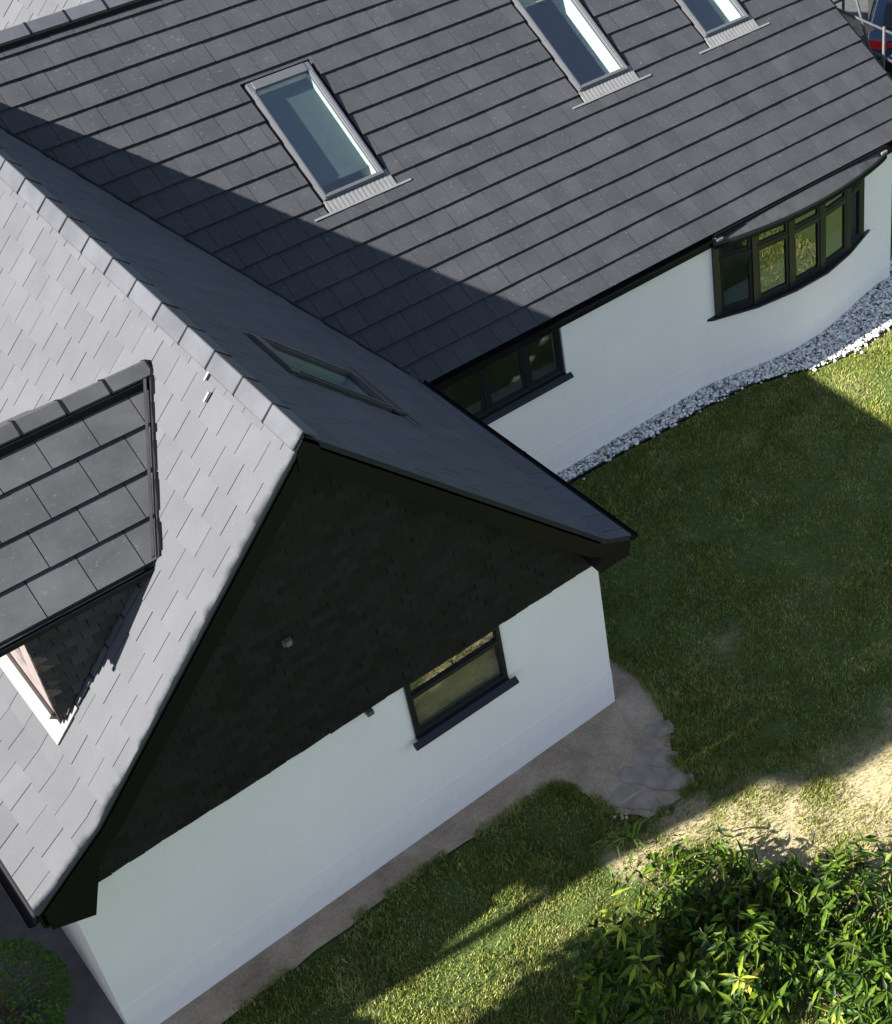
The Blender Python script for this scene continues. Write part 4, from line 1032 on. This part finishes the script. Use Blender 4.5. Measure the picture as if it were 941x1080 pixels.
# ================================================================== SCAFFOLD AND CAR beyond the right verge
sf = thing('scaffold', 'grey tube scaffold standing at the right hand end of the main roof', 'scaffold', (10.1, 5.5, 0))
def tb(name, p, q, m=M['tube'], r=.026):
    mb = MB(); mb.tube([p, q], r, 8); return mb.build(name, m, sf, smooth=True)
for (x, y, m) in ((9.85, 4.92, M['tube']), (9.85, 7.0, M['tube']), (9.85, 9.2, M['tube']), (11.0, 4.6, M['tubewhite']), (11.0, 7.0, M['tube']), (11.0, 9.2, M['tube'])): tb('standard', (x, y, 0), (x, y, 7.4 if x > 10.5 else 5.2 if y > 6 else 4.0), m)
for z in (2.0, 3.42, 3.92): tb('ledger', (9.88, 4.5, z), (9.88, 9.5, z)); 
for z in (2.0, 3.95, 5.0): tb('ledger', (11.03, 4.4, z), (11.03, 9.5, z))
for y in (4.95, 7.03, 9.23):
    for z in (1.95, 3.37): tb('transom', (9.6, y, z), (11.3, y, z))
tb('brace', (9.93, 5.95, 5.0), (9.93, 4.95, 2.5)); tb('brace', (9.80, 7.9, 5.4), (9.80, 5.6, 3.5))
for i in range(2):
    mb = MB(); mb.box((9.98+i*.235, 5.7, 3.455), (10.2+i*.235, 9.4, 3.495)); mb.build('scaffold_board', M['plank'], sf)

# car, tail towards the camera
car = thing('parked_car', 'dark blue car parked on the driveway beyond the house, tail lights and yellow plate showing', 'car', (14.3, 8.35, 0))
ca = math.radians(47); fx = Vector((math.sin(ca), math.cos(ca), 0)); rx = Vector((math.cos(ca), -math.sin(ca), 0)); o0 = Vector((14.3, 8.35, 0))
def CP(u, v_, z): return tuple(o0 + rx*u + fx*v_ + Vector((0, 0, z)))
paint, nt, b = mat('dark_blue_paint'); b.inputs['Base Color'].default_value = (.012, .03, .075, 1); b.inputs['Roughness'].default_value = .25; b.inputs['Coat Weight'].default_value = .6
nn_ = noise(nt, 300, 2); rp = ramp(nt, nn_.outputs['Fac'], [(.4, (.010, .026, .066)), (.7, (.016, .036, .085))]); nt.links.new(rp.outputs[0], b.inputs['Base Color'])
prof = [(0, .35), (-.05, .55), (.0, .92), (.12, 1.0), (.75, 1.42), (1.1, 1.48), (2.2, 1.46), (3.05, 1.0), (4.1, .86), (4.3, .6), (4.25, .3)]
mb = MB(); rings = []
for j, u in enumerate((-.9, -.86, -.72, 0, .72, .86, .9)):
    ring = []
    for (v_, z) in prof:
        top = max(0, (z-.95)/.53); inset = 1-.22*top if abs(u) > .7 else 1
        edge = .05 if abs(u) > .88 else 0
        ring.append(CP(u*inset, v_+(edge if v_ < 2 else -edge), z-edge*.6))
    rings.append(ring)
k = len(prof)
vs = [p for r_ in rings for p in r_]; fs = []
for j in range(6):
    for i in range(k): fs.append((j*k+i, j*k+(i+1) % k, (j+1)*k+(i+1) % k, (j+1)*k+i))
fs.append(tuple(range(k))); fs.append(tuple(range(6*k, 7*k))[::-1]); mb.poly(vs, fs)
bevel(mb.build('body', paint, car), .03, 3)
dg, nt, b = mat('dark_car_glass'); b.inputs['Base Color'].default_value = (.008, .01, .012, 1); b.inputs['Roughness'].default_value = .05
mb = MB()
mb.prism([CP(-.6, .2, 1.065), CP(.6, .2, 1.065), CP(.52, .68, 1.385), CP(-.52, .68, 1.385)], [CP(-.6, .185, 1.085), CP(.6, .185, 1.085), CP(.52, .665, 1.405), CP(-.52, .665, 1.405)]); mb.build('rear_window', dg, car)
for s_ in (-1, 1):
    mb = MB(); mb.prism([CP(s_*.86, .5, 1.02), CP(s_*.86, 2.7, 1.02), CP(s_*.75, 2.1, 1.38), CP(s_*.75, .85, 1.36)], [CP(s_*.895, .5, 1.02), CP(s_*.895, 2.7, 1.02), CP(s_*.79, 2.1, 1.38), CP(s_*.79, .85, 1.36)]); mb.build('side_window', dg, car)
red = plain('red_tail_lens', (.45, .015, .02), .2)
for s_ in (-1, 1):
    mb = MB(); mb.prism([CP(s_*.48, -.07, .72), CP(s_*.90, -.03, .72), CP(s_*.90, .1, .72), CP(s_*.48, .03, .72)], [CP(s_*.48, -.06, .9), CP(s_*.89, -.02, .92), CP(s_*.89, .1, .92), CP(s_*.48, .03, .9)]); bevel(mb.build('tail_light', red, car), .01)
mb = MB(); mb.prism([CP(-.47, -.062, .78), CP(.47, -.062, .78), CP(.47, -.0, .78), CP(-.47, -.0, .78)], [CP(-.47, -.055, .85), CP(.47, -.055, .85), CP(.47, -.0, .85), CP(-.47, -.0, .85)]); mb.build('light_bar', red, car)
mb = MB(); mb.prism([CP(-.26, -.085, .56), CP(.26, -.085, .56), CP(.26, -.06, .56), CP(-.26, -.06, .56)], [CP(-.26, -.08, .67), CP(.26, -.08, .67), CP(.26, -.055, .67), CP(-.26, -.055, .67)]); mb.build('number_plate', plain('yellow_plate', (.7, .5, .03), .4), car)
mb = MB(); mb.prism([CP(-.86, -.11, .26), CP(.86, -.11, .26), CP(.88, .1, .26), CP(-.88, .1, .26)], [CP(-.86, -.11, .5), CP(.86, -.11, .5), CP(.88, .1, .5), CP(-.88, .1, .5)]); bevel(mb.build('bumper', M['black'], car), .03)
for u in (-.82, .82):
    for v_ in (.85, 3.45):
        mb = MB(); c0, c1 = Vector(CP(u-.11, v_, .32)), Vector(CP(u+.11, v_, .32)); mb.tube([c0, c1], .32, 20); w = mb.build('wheel', M['black'], car)
        mb = MB(); s_ = 1 if u > 0 else -1; mb.tube([CP(u+s_*.112, v_, .32), CP(u+s_*.122, v_, .32)], .2, 14); mb.build('rim', M['alu'], w)
